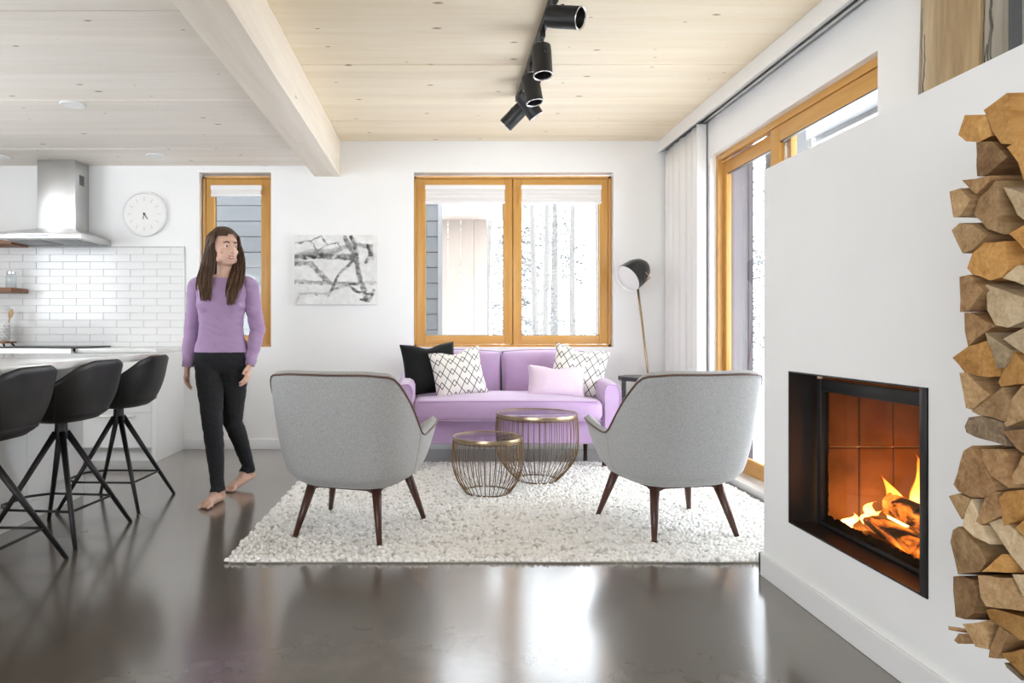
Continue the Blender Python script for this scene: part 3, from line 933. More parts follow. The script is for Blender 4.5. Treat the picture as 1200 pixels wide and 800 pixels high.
# ------------------------------------------------------------------ shells (armchair and stool)
def outline(w, d, n, yf, N):
    """U-shaped plan: back at y=-d, arms run forward to y=yf; N+1 points uniform in arc length from left arm to right arm"""
    pts = []
    K = 400
    for i in range(K + 1):
        th = -pi + 2 * pi * i / K
        x = w * math.copysign(abs(sin(th)) ** (2 / n), sin(th)); y = -d * math.copysign(abs(cos(th)) ** (2 / n), cos(th))
        pts.append((x, y))
    pts = [p for p in pts if p[1] <= yf]
    seg = [0]
    for a, b in zip(pts, pts[1:]): seg.append(seg[-1] + math.hypot(b[0] - a[0], b[1] - a[1]))
    L = seg[-1]; out = []; j = 0
    for i in range(N + 1):
        s = L * i / N
        while j < len(seg) - 2 and seg[j + 1] < s: j += 1
        f = (s - seg[j]) / max(1e-9, seg[j + 1] - seg[j])
        out.append(Vector((pts[j][0] + (pts[j + 1][0] - pts[j][0]) * f, pts[j][1] + (pts[j + 1][1] - pts[j][1]) * f)))
    return out

def interp(t, tab):
    for (a, va), (b, vb) in zip(tab, tab[1:]):
        if t <= b:
            f = (t - a) / (b - a) if b > a else 0
            return va + (vb - va) * f
    return tab[-1][1]
def sinterp(t, tab):
    """smooth (box filtered) piecewise-linear"""
    k = .012
    return sum(interp(min(max(t + o * k, tab[0][0]), tab[-1][0]), tab) for o in (-2, -1, 0, 1, 2)) / 5

def shell(top, bot, ztop, zbot, bulge, thick, N=72, rows=14, expo=.5):
    """bm with outer, rim and inner skin; returns bm and the outer rim points"""
    T = outline(*top, N); B = outline(*bot, N)
    bm = bmesh.new()
    outer = []
    for i in range(N + 1):
        a = abs(2 * i / N - 1)
        col = []
        zt, zb = sinterp(a, ztop), sinterp(a, zbot)
        for r in range(rows + 1):
            v = r / rows
            e = v ** expo
            xy = B[i].lerp(T[i], e)
            # bulge outward around the lower third
            sc = 1 + bulge * sin(pi * min(1, v * 1.15)) * .5
            col.append(Vector((xy.x * sc, xy.y * sc, zb + (zt - zb) * v)))
        outer.append(col)
    def nrm(i, r):
        i0, i1 = max(0, i - 1), min(N, i + 1); r0, r1 = max(0, r - 1), min(rows, r + 1)
        n = (outer[i1][r] - outer[i0][r]).cross(outer[i][r1] - outer[i][r0])
        return n.normalized()
    ov = [[bm.verts.new(p) for p in col] for col in outer]
    iv = []
    for i in range(N + 1):
        c = []
        for r in range(rows + 1):
            n = nrm(i, r)
            if n.dot(Vector((outer[i][r].x, outer[i][r].y, 0))) < 0: n = -n
            n.z *= .3
            th = thick * (.55 + .45 * min(1, (1 - r / rows) * 3 + .1)) if r == rows else thick
            c.append(bm.verts.new(outer[i][r] - n.normalized() * th + Vector((0, 0, .004 if r == rows else 0))))
        iv.append(c)
    # rounded rim: middle vertex
    mid = [bm.verts.new((ov[i][rows].co + iv[i][rows].co) / 2 + Vector((0, 0, thick * .28))) for i in range(N + 1)]
    for i in range(N):
        for r in range(rows):
            bm.faces.new((ov[i][r], ov[i + 1][r], ov[i + 1][r + 1], ov[i][r + 1]))
            bm.faces.new((iv[i][r], iv[i][r + 1], iv[i + 1][r + 1], iv[i + 1][r]))
        bm.faces.new((ov[i][rows], ov[i + 1][rows], mid[i + 1], mid[i]))
        bm.faces.new((mid[i], mid[i + 1], iv[i + 1][rows], iv[i][rows]))
        bm.faces.new((ov[i][0], iv[i][0], iv[i + 1][0], ov[i + 1][0]))
    for i in (0, N):
        for r in range(rows):
            bm.faces.new((ov[i][r], ov[i][r + 1], iv[i][r + 1], iv[i][r]))
        bm.faces.new((ov[i][rows], mid[i], iv[i][rows]))
    return bm, [outer[i][rows].copy() for i in range(N + 1)], outer

def armchair(label, loc, rz, grp):
    t = thing('armchair', label, 'armchair', loc, rz, grp)
    top = (.385, .385, 4.2, .34)
    bot = (.300, .285, 3.2, .27)
    zt = [(0, .835), (.20, .838), (.335, .825), (.60, .520), (.66, .512), (.93, .556), (.975, .548), (1., .52)]
    zb = [(0, .285), (.45, .290), (.8, .315), (1., .345)]
    bm, rim, outer = shell(top, bot, zt, zb, .0, .062, expo=.46)
    obj('shell', bm, M['grey_fabric'], t, smooth=True)
    # leather piping on the outer rim
    bm = bmesh.new(); tube(bm, [p + Vector((0, 0, .001)) for p in rim], .0055, 6)
    obj('piping', bm, M['piping'], t, smooth=True)
    # seams down the back corners
    for i in (int(72 * .205), int(72 * .795)):
        bm = bmesh.new(); tube(bm, [outer[i][r] * 1.001 for r in range(0, 15)], .0018, 5)
        obj('seam', bm, M['grey_fabric'], t, smooth=True)
    # seat body, closing the shell underneath
    bm = bmesh.new()
    loft(bm, [superell(.25, .24, 3.2, 40, .262, 0, -.005), superell(.292, .282, 3.2, 40, .285, 0, -.002), superell(.312, .30, 3.4, 40, .33, 0, .01), superell(.318, .305, 3.6, 40, .36, 0, .015)])
    obj('seat_base', bm, M['grey_fabric'], t, smooth=True)
    bm = bmesh.new()
    loft(bm, [superell(.295, .29, 4, 40, .358, 0, .03), superell(.312, .315, 4, 40, .375, 0, .035), superell(.312, .315, 4, 40, .43, 0, .035), superell(.295, .295, 4, 40, .455, 0, .035), superell(.2, .2, 4, 40, .462, 0, .035)])
    obj('seat_cushion', bm, M['grey_fabric'], t, smooth=True)
    # frame and legs
    legs = [((-.175, -.165, .275), (-.232, -.262, 0)), ((.175, -.165, .275), (.232, -.262, 0)), ((.215, .17, .285), (.288, .262, 0)), ((-.215, .17, .285), (-.288, .262, 0))]
    for a, b in legs:
        bm = bmesh.new(); A, Bv = Vector(a), Vector(b)
        tube(bm, [Bv, Bv.lerp(A, .5), A], [.0125, .020, .0265], 12)
        obj('leg', bm, M['walnut'], t, smooth=True)
    for (a, b) in ((legs[0], legs[1]), (legs[2], legs[3]), (legs[0], legs[3]), (legs[1], legs[2])):
        bm = bmesh.new()
        A, Bv = Vector(a[0]).lerp(Vector(a[1]), .12), Vector(b[0]).lerp(Vector(b[1]), .12)
        d = (Bv - A).normalized(); pts = [A, A + d * .05 + Vector((0, 0, .012)), Bv - d * .05 + Vector((0, 0, .012)), Bv]
        tube(bm, pts, [.021, .016, .016, .021], 4, sq=True)
        obj('stretcher', bm, M['walnut'], t)
    return t
ac1 = armchair('grey upholstered armchair nearer to the walking woman, angled toward the tables', (-.435, 3.665, RZ), radians(-17), 'pair of grey armchairs')
ac2 = armchair('grey upholstered armchair beside the fireplace wall and glass door', (1.245, 3.70, RZ), radians(12), 'pair of grey armchairs')

# ------------------------------------------------------------------ bar stools
def stool(label, loc, rz, grp):
    t = thing('bar_stool', label, 'bar stool', loc, rz, grp)
    top = (.275, .265, 3.0, .19)
    bot = (.175, .15, 2.6, .13)
    zt = [(0, .908), (.17, .908), (.30, .885), (.54, .775), (.64, .765), (.92, .755), (1., .73)]
    zb = [(0, .605), (.5, .602), (1., .612)]
    bm, rim, outer = shell(top, bot, zt, zb, .05, .026, N=56, rows=12, expo=.5)
    obj('shell', bm, M['leather'], t, smooth=True)
    for i in (int(56 * .27), int(56 * .73)):
        bm = bmesh.new(); tube(bm, [outer[i][r] * 1.002 for r in range(0, 12)], .0022, 5)
        obj('seam', bm, M['leather'], t, smooth=True)
    bm = bmesh.new()
    loft(bm, [superell(.11, .10, 2.8, 32, .597, 0, 0), superell(.18, .155, 2.8, 32, .607, 0, 0), superell(.215, .20, 2.8, 32, .64, 0, .0), superell(.23, .21, 3, 32, .672, 0, .01), superell(.20, .18, 3, 32, .685, 0, .01)])
    obj('seat', bm, M['leather'], t, smooth=True)
    bm = bmesh.new(); ngon_lathe(bm, [(.032, .50), (.034, .53), (.030, .56), (.030, .602)], 20)
    obj('column', bm, M['black'], t, auto=40)
    feet = [(-.245, -.245), (.245, -.245), (.245, .245), (-.245, .245)]
    for fx, fy in feet:
        bm = bmesh.new()
        a = Vector((fx * .075, fy * .075, .535)); b = Vector((fx, fy, 0))
        tube(bm, [b, a], [.0105, .017], 8)
        obj('leg', bm, M['black'], t, smooth=True)
    def at(k, z):
        fx, fy = feet[k]; f = 1 - z / .535
        return Vector((fx * (.075 + .925 * f), fy * (.075 + .925 * f), z))
    for k in range(4):
        a, b = at(k, .165), at((k + 1) % 4, .165)
        bm = bmesh.new()
        if k == 2:   # front bar bows outward and up as the foot rest
            mid = (a + b) / 2 + Vector((0, .07, .0))
            pts = []
            for i in range(13):
                s = i / 12; p = a.lerp(b, s)
                pts.append(p + Vector((0, .09 * min(1, sin(pi * s) * 1.5), .0)))
            tube(bm, pts, .0072, 6)
        else:
            tube(bm, [a, b], .0065, 6)
        obj('foot_bar', bm, M['black'], t, smooth=True)
    return t
st1 = stool('black leather counter stool at the far end of the island, nearest to the walking woman', (-1.985, 4.235, 0), radians(88), 'stools along the island')
st2 = copy_tree(st1); st2.location = (-1.99, 3.60, 0); st2.rotation_euler = (0, 0, radians(84)); st2['label'] = 'black leather counter stool in the middle of the row at the island'
st3 = copy_tree(st1); st3.location = (-1.995, 2.965, 0); st3.rotation_euler = (0, 0, radians(88)); st3['label'] = 'black leather counter stool at the end of the row farthest from the kitchen drawers'

# ------------------------------------------------------------------ kitchen island
def island():
    x0, x1, y0, y1 = -3.20, -2.30, 2.0, 4.42
    t = thing('kitchen_island', 'white panelled kitchen island with plinth behind the stools', 'kitchen island', ((x0 + x1) / 2, (y0 + y1) / 2, 0))
    cx, cyy = (x0 + x1) / 2, (y0 + y1) / 2
    def o_(o): o.location = (-cx, -cyy, 0); return o
    o_(box('carcass', x0, x1 - .02, y0 + .02, y1 - .02, .0, .884, M['white'], t))
    n = 4
    for i in range(n):
        a, b = y0 + (y1 - y0) * i / n, y0 + (y1 - y0) * (i + 1) / n
        o_(box('side_panel', x1 - .019, x1, a + .0015, b - .0015, .105, .883, M['white'], t, bevel=.0015, seg=1))
    o_(box('plinth', x1 - .019, x1 - .002, y0, y1, .0, .102, M['white'], t))
    o_(box('end_panel', x0, x1 - .02, y1 - .019, y1, .0, .883, M['white'], t, bevel=.0015, seg=1))
    w = thing('island_worktop', 'glossy white quartz worktop overhanging the island', 'worktop', (cx, cyy, .885))
    o = box('slab', -3.24, -1.82, 1.96, 4.45, .885, .920, M['quartz'], w, bevel=.004)
    o.location = (-cx, -cyy, -.885)
island()

# ------------------------------------------------------------------ back kitchen run
def drawers(x0, x1, label, end=False):
    yf, yb = 5.53, BW
    t = thing('drawer_cabinet', label, 'cabinet', ((x0 + x1) / 2, (yf + yb) / 2, 0), 0, 'kitchen drawer cabinets')
    cx, cyy = (x0 + x1) / 2, (yf + yb) / 2
    def o_(o): o.location = (-cx, -cyy, 0); return o
    xe = x1 - (.036 if end else 0)
    o_(box('carcass', x0, xe, yf + .02, yb - .002, .10, .883, M['white'], t))
    o_(box('toe_kick', x0, xe, yf + .055, yf + .07, 0, .10, M['white'], t))
    zs = [(.115, .40), (.404, .69), (.694, .872)]
    for a, b in zs:
        d = o_(box('drawer_front', x0 + .002, xe - .002, yf, yf + .019, a, b, M['white'], t, bevel=.0015, seg=1))
        h = bmesh.new(); mx = (x0 + xe) / 2; z = b - .028
        tube(h, [(mx - .16, yf, z), (mx - .16, yf - .022, z), (mx + .16, yf - .022, z), (mx + .16, yf, z)], .0045, 6)
        obj('handle', h, M['chrome'], d)
    if end:
        o_(box('end_panel', xe + .001, x1, yf - .008, yb - .002, 0, .883, M['white'], t, bevel=.0015, seg=1))
    return t
drawers(-2.92, -2.285, 'white drawer cabinet with end panel between the cooker and the walking woman', True)
drawers(-4.32, -3.72, 'white drawer cabinet on the shelf side of the cooker')
for (a, b, lb) in ((-2.935, -2.28, 'short white worktop slab between the cooker and the wall end'), (-4.33, -3.705, 'short white worktop slab under the walnut shelves')):
    o = box('worktop', a, b, 5.51, BW - .001, .884, .918, M['quartz'], None, bevel=.003)
    tag(recenter(o), lb, 'worktop', 'kitchen worktops')
def cooker():
    x0, x1, yf, yb = -3.70, -2.94, 5.46, BW - .02
    t = thing('cooker', 'stainless steel cooker with black glass hob under the extractor hood', 'cooker', ((x0 + x1) / 2, (yf + yb) / 2, 0))
    cx, cyy = (x0 + x1) / 2, (yf + yb) / 2
    def o_(o): o.location = (-cx, -cyy, 0); return o
    o_(box('body', x0, x1, yf + .04, yb, .0, .90, M['steel'], t))
    o_(box('oven_door', x0 + .004, x1 - .004, yf + .01, yf + .04, .16, .74, M['blackgloss'], t, bevel=.003))
    o_(box('control_panel', x0 + .002, x1 - .002, yf, yf + .04, .755, .922, M['steel'], t, bevel=.004))
    for i in range(5):
        h = bmesh.new(); xk = x0 + .1 + i * .14
        tube(h, [(xk, yf, .84), (xk, yf - .03, .84)], .02, 14)
        o_(obj('knob', h, M['black'], t))
    h = bmesh.new(); tube(h, [(x0 + .08, yf + .01, .70), (x0 + .08, yf - .03, .70), (x1 - .08, yf - .03, .70), (x1 - .08, yf + .01, .70)], .009, 8)
    o_(obj('door_handle', h, M['steel'], t))
    o_(box('hob', x0 - .004, x1 + .006, yf + .012, yb, .919, .929, M['black'], t, bevel=.002))
cooker()

def hood():
    X0, X1, YF, ZB = -3.67, -2.94, 5.61, 1.823
    t = thing('extractor_hood', 'stainless steel chimney extractor hood mounted on the tiled wall', 'extractor hood', ((X0 + X1) / 2, BW, ZB))
    cx = (X0 + X1) / 2
    def o_(o): o.location = (-cx, -BW, -ZB); return o
    y1 = BW - .002
    o_(box('lip', X0, X1, YF, y1, ZB, ZB + .045, M['steel'], t, bevel=.002))
    bm = bmesh.new()
    r0 = [Vector((X0, YF, ZB + .045)), Vector((X1, YF, ZB + .045)), Vector((X1, y1, ZB + .045)), Vector((X0, y1, ZB + .045))]
    cx0, cx1, cyf = -3.47, -3.14, 5.90
    r1 = [Vector((cx0, cyf, ZB + .125)), Vector((cx1, cyf, ZB + .125)), Vector((cx1, y1, ZB + .125)), Vector((cx0, y1, ZB + .125))]
    loft(bm, [r0, r1]); o_(obj('canopy', bm, M['steel'], t))
    ch = o_(box('chimney', cx0, cx1, cyf, y1, ZB + .12, ZK, M['steel'], t, bevel=.002))
    v = box('vent_grille', cx1, cx1 + .002, 5.965, 6.045, 2.335, 2.425, M['steeldark'], ch)
    for i in range(5):
        box('vent_slat', cx1 + .002, cx1 + .004, 5.970, 6.040, 2.345 + i * .016, 2.350 + i * .016, M['black'], ch)
    for i in range(2):
        a = X0 + .07 + i * .31
        f = o_(box('filter', a, a + .28, YF + .08, y1 - .08, ZB - .006, ZB, M['steeldark'], t, bevel=.002))
    o_(box('button_strip', cx - .1, cx + .1, YF - .002, YF, ZB + .012, ZB + .03, M['steeldark'], t))
hood()

# tiles: every tile a piece of the back wall
def tiles():
    x1, z0, z1 = -2.283, .918, 1.808
    x0 = -4.35
    bsp = box('backsplash', x0, x1, BW - .006, BW, z0, z1 + .004, M['grout'], wall_back)
    box('edge_strip', x1, x1 + .006, BW - .012, BW, z0, z1 + .006, M['steel'], wall_back)
    box('edge_strip', x0, x1 + .006, BW - .012, BW, z1 + .004, z1 + .009, M['grout'], wall_back)
    tw, thh, g = .2405, .0652, .0028
    me_cache = {}
    rows = int((z1 - z0) / thh) + 1
    for r in range(rows):
        zt = z1 - r * thh; zb = max(z0 + .001, zt - thh + g)
        if zt - zb < .01: continue
        x = x1 - (tw * .5 if r % 2 == 0 else tw)
        segs = []
        xr = x1
        while xr > x0 + .01:
            xl = max(x0, x); segs.append((xl, xr)); xr = x; x -= tw
        for xl, xr in segs:
            w = xr - xl - g; h = zt - zb
            if w < .01: continue
            k = (round(w, 3), round(h, 3))
            if k not in me_cache:
                bm = bmesh.new(); bx(bm, -w / 2, w / 2, 0, .007, -h / 2, h / 2)
                bmesh.ops.bevel(bm, geom=[e for e in bm.edges if all(v.co.y < .001 for v in e.verts)], offset=.0012, segments=1, affect='EDGES')
                bmesh.ops.recalc_face_normals(bm, faces=list(bm.faces))
                me = bpy.data.meshes.new('tile'); bm.to_mesh(me); bm.free(); me.materials.append(M['tile']); me_cache[k] = me
            o = bpy.data.objects.new('tile', me_cache[k]); C.objects.link(o); o.parent = bsp
            o.location = ((xl + xr) / 2, BW - .0125, (zt + zb) / 2)
            o.rotation_euler = (R.uniform(-.004, .004), 0, R.uniform(-.003, .003))
tiles()

# wall shelves, utensil crock, jars
def shelf(z, label):
    o = box('wall_shelf', -4.35, -3.675, BW - .262, BW - .014, z, z + .04, M['shelfwood'], None, bevel=.003)
    tag(recenter(o), label, 'shelf', 'walnut wall shelves')
shelf(1.395, 'lower walnut floating shelf with a glass jar on the tiled wall')
shelf(1.805, 'upper walnut floating shelf level with the extractor hood')
def jar(x, y, z, label):
    t = thing('glass_jar', label, 'jar', (x, y, z))
    bm = bmesh.new(); ngon_lathe(bm, [(.03, 0), (.042, .006), (.042, .10), (.034, .115), (.036, .125), (.032, .125), (.030, .115), (.038, .10), (.038, .010), (.0, .008)], 24, cap1=False)
    obj('jar_body', bm, M['jar'], t, smooth=True)
    bm = bmesh.new(); ngon_lathe(bm, [(.037, .125), (.037, .142), (.033, .146)], 24)
    obj('lid', bm, M['chrome'], t, auto=40)
jar(-3.745, 5.98, 1.435, 'clear glass jar with metal lid on the lower walnut shelf')
# wood trivet stand
t = thing('trivet', 'small walnut trivet stand on the worktop under the utensil crock', 'trivet', (-3.80, 5.93, .918))
box('top', -.085, .085, -.085, .085, .035, .052, M['shelfwood'], t, bevel=.003)
for sx in (-1, 1):
    for sy in (-1, 1):
        bm = bmesh.new(); tube(bm, [(sx * .078, sy * .075, .0), (sx * .055, sy * .055, .036)], [.007, .009], 8); obj('leg', bm, M['black'], t)
t = thing('utensil_crock', 'white patterned ceramic utensil crock on the walnut trivet', 'crock', (-3.805, 5.93, .97))
bm = bmesh.new(); ngon_lathe(bm, [(.055, 0), (.068, .004), (.070, .15), (.070, .165), (.064, .165), (.062, .02), (.0, .015)], 28, cap1=False)
obj('crock_body', bm, M['tile'], t, smooth=True)
for k in range(5):
    bm = bmesh.new()
    for j in range(11):
        a = 2 * pi * j / 11 + (k % 2) * .28
        bx(bm, -.012, .012, -.003, .003, -.006, .006, Matrix.Translation((cos(a) * .0700, sin(a) * .0700, .03 + k * .026)) @ Matrix.Rotation(a + pi / 2, 4, 'Z') @ Matrix.Rotation(.5, 4, 'Y'))
    obj('relief_band', bm, M['grout'], t)
for k, (dx, tilt, ln, lb) in enumerate(((-.02, -.1, .30, 'round-bowled wooden spoon standing in the crock'), (.03, .22, .27, 'flat wooden spatula leaning out of the crock'))):
    s = thing('wooden_spoon', lb, 'spoon', (-3.805 + dx, 5.925 + k * .02, .99)); s.rotation_euler = (0, tilt, 0)
    bm = bmesh.new(); tube(bm, [(0, 0, 0), (0, 0, ln - .07)], [.006, .005], 8); obj('handle', bm, M['spoon'], s)
    bm = bmesh.new()
    w = .034 if k == 0 else .022
    rings = []
    for i in range(9):
        f = i / 8; rr = w * sin(pi * min(.98, max(.05, f * .9 + .08))) ** .7
        rings.append([Vector((rr * cos(a * pi / 5), .006 * sin(a * pi / 5), ln - .085 + .085 * f)) for a in range(10)])
    loft(bm, rings); obj('bowl', bm, M['spoon'], s, smooth=True)

# clock
def clock():
    c = Vector((-2.63, BW, 2.105))
    t = thing('wall_clock', 'round white wall clock with pale hour marks above the tiles', 'clock', c)
    bm = bmesh.new(); mt = Matrix.Rotation(radians(90), 4, 'X')
    ngon_lathe(bm, [(.20, 0.001), (.202, .03), (.198, .042), (.186, .042), (.182, .030), (0.001, .030)], 48, mtx=mt, cap1=False)
    obj('case', bm, M['white'], t, auto=35)
    bm = bmesh.new(); ngon_lathe(bm, [(.181, .0302), (.181, .0315)], 48, mtx=mt); obj('dial', bm, M['lamp_white'], t)
    for k in range(12):
        a = 2 * pi * k / 12
        bm = bmesh.new(); bx(bm, -.0032, .0032, -.0335, -.0316, .115, .15, Matrix.Rotation(a, 4, 'Y')); obj('hour_mark', bm, M['mark'], t)
    for nm, a, L, w in (('hour_hand', radians(145), .055, .006), ('minute_hand', radians(192), .05, .004)):
        bm = bmesh.new(); bx(bm, -w / 2, w / 2, -.038, -.0345, -.012, L, Matrix.Rotation(a + (pi if nm == 'x' else 0), 4, 'Y')); obj(nm, bm, M['black'], t)
    bm = bmesh.new(); ngon_lathe(bm, [(.008, .033), (.008, .040)], 16, mtx=mt); obj('hub', bm, M['black'], t)
clock()

# abstract ink painting: colour attribute on a fine grid, on a box canvas
def painting():
    x0, x1, z0, z1 = -1.287, -.552, 1.295, 1.915
    t = thing('canvas_painting', 'abstract grey and black ink painting on a frameless white canvas', 'painting', ((x0 + x1) / 2, BW, (z0 + z1) / 2))
    w, h = (x1 - x0) / 2, (z1 - z0) / 2
    box('canvas', -w, w, -.036, -.001, -h, h, M['lamp_white'], t, bevel=.003)
    NX, NZ = 190, 160
    u, v = np.meshgrid(np.linspace(0, 1, NX), np.linspace(0, 1, NZ))
    def fbm(x, y, s, seed):
        out = np.zeros_like(x)
        for i in range(x.shape[0]):
            for j in range(x.shape[1]):
                out[i, j] = mnoise.fractal(Vector((x[i, j] * s, y[i, j] * s, seed)), 1., 2., 4)
        return out
    n1 = fbm(u, v, 4.5, 1.3); n2 = fbm(u, v, 16, 7.7); n3 = fbm(u * .35, v, 26, 3.1)
    val = .86 + .05 * n1 + .05 * n2
    U2 = u + .02 * n1 + .008 * n2; V2 = v + .02 * n2
    def stroke(pts, wid, dark, edge=.5):
        nonlocal val
        dmin = np.full_like(u, 9.); asp = w / h
        for (ax, ay), (bx_, by_) in zip(pts, pts[1:]):
            dx, dy = (bx_ - ax) * asp, by_ - ay
            L2 = dx * dx + dy * dy
            tt = np.clip((((U2 - ax) * asp) * dx + (V2 - ay) * dy) / L2, 0, 1)
            d = np.sqrt(((U2 - ax) * asp - tt * dx) ** 2 + (V2 - ay - tt * dy) ** 2)
            dmin = np.minimum(dmin, d)
        a = np.clip((wid - dmin) / (wid * edge), 0, 1) * np.clip(.72 + .65 * n2 + .4 * n3, .15, 1)
        val = val * (1 - a) + a * np.minimum(val, dark)
    # v is up. broad washes first
    stroke([(0, .69), (.2, .76), (.45, .76), (.7, .86), (.93, .84), (.93, .68)], .05, .50, .6)
    stroke([(0, .68), (.28, .71), (.75, .68)], .05, .30)
    stroke([(0, .60), (.2, .59), (.3, .46), (.42, .32)], .045, .36)
    stroke([(.62, .96), (.74, .64), (.82, .32), (.88, .10)], .045, .34)
    stroke([(.70, .98), (.76, .72)], .035, .20)
    stroke([(.72, .66), (.56, .46), (.40, .14)], .026, .30)
    stroke([(0, .33), (.4, .31), (.78, .30)], .035, .45)
    stroke([(.78, .32), (1., .31)], .03, .66)
    stroke([(.9, .86), (.93, .72), (.86, .6)], .03, .18)
    stroke([(.45, .22), (.65, .27), (.8, .18), (.95, .14)], .025, .22)
    stroke([(.02, .02), (.05, .15), (.2, .16), (.38, .15)], .018, .55)
    stroke([(.02, .88), (.18, .92), (.34, .98), (.42, .86), (.28, .77), (.2, .9)], .016, .42)
    stroke([(.42, .86), (.52, .90), (.55, .84)], .010, .38)
    stroke([(.12, .7), (.3, .68), (.34, .74)], .03, .14)
    stroke([(.82, .08), (.92, .06), (.97, .2)], .03, .2)
    stroke([(.66, .29), (.74, .30)], .02, .08)
    stroke([(.36, .35), (.39, .33)], .02, .10)
    val = np.clip(val, .03, .92)
    vx = (-w + u * 2 * w); vz = (-h + v * 2 * h)
    co = np.stack([vx, np.full_like(u, -.0368), vz], -1).reshape(-1, 3)
    idx = np.arange(NX * NZ).reshape(NZ, NX)
    q_ = np.stack([idx[:-1, :-1], idx[:-1, 1:], idx[1:, 1:], idx[1:, :-1]], -1).reshape(-1, 4)
    me = bpy.data.meshes.new('ink_print'); me.from_pydata(co.tolist(), [], q_.tolist())
    at = me.color_attributes.new('ink', 'FLOAT_COLOR', 'POINT')
    g = (val ** 1.7).reshape(-1)
    col = np.stack([g, g, g * .985, np.ones_like(g)], -1).astype(np.float32)
    at.data.foreach_set('color', col.ravel())
    s = NT('ink_wash'); a = s.n('ShaderNodeVertexColor', layer_name='ink'); s.set(Base_Color=a.outputs['Color'], Roughness=.6)
    link_mesh('ink_print', me, s.m, t)
painting()

# ------------------------------------------------------------------ sofa and cushions
def rbox_loft(x0, x1, y0, y1, z0, z1, r, n=4, crown=0., k=56, sag=0.):
    """soft cushion block: superellipse plan with rounded top and bottom"""
    bm = bmesh.new()
    cx, cyy = (x0 + x1) / 2, (y0 + y1) / 2; w, d = (x1 - x0) / 2, (y1 - y0) / 2
    rings = []
    steps = 6
    for i in range(steps + 1):
        a = pi / 2 * i / steps
        rings.append((w - r + r * sin(a), d - r + r * sin(a), z0 + r - r * cos(a)))
    for i in range(steps + 1):
        a = pi / 2 * i / steps
        rings.append((w - r + r * cos(a), d - r + r * cos(a), z1 - r + r * sin(a)))
    pts = [superell(a, b, n, k, z, cx, cyy) for a, b, z in rings]
    top = rings[-1]
    for f in (.8, .55, .3, .1):
        pts.append(superell(top[0] * f, top[1] * f, n, k, z1 + crown * (1 - f * f), cx, cyy))
    loft(bm, pts)
    return bm

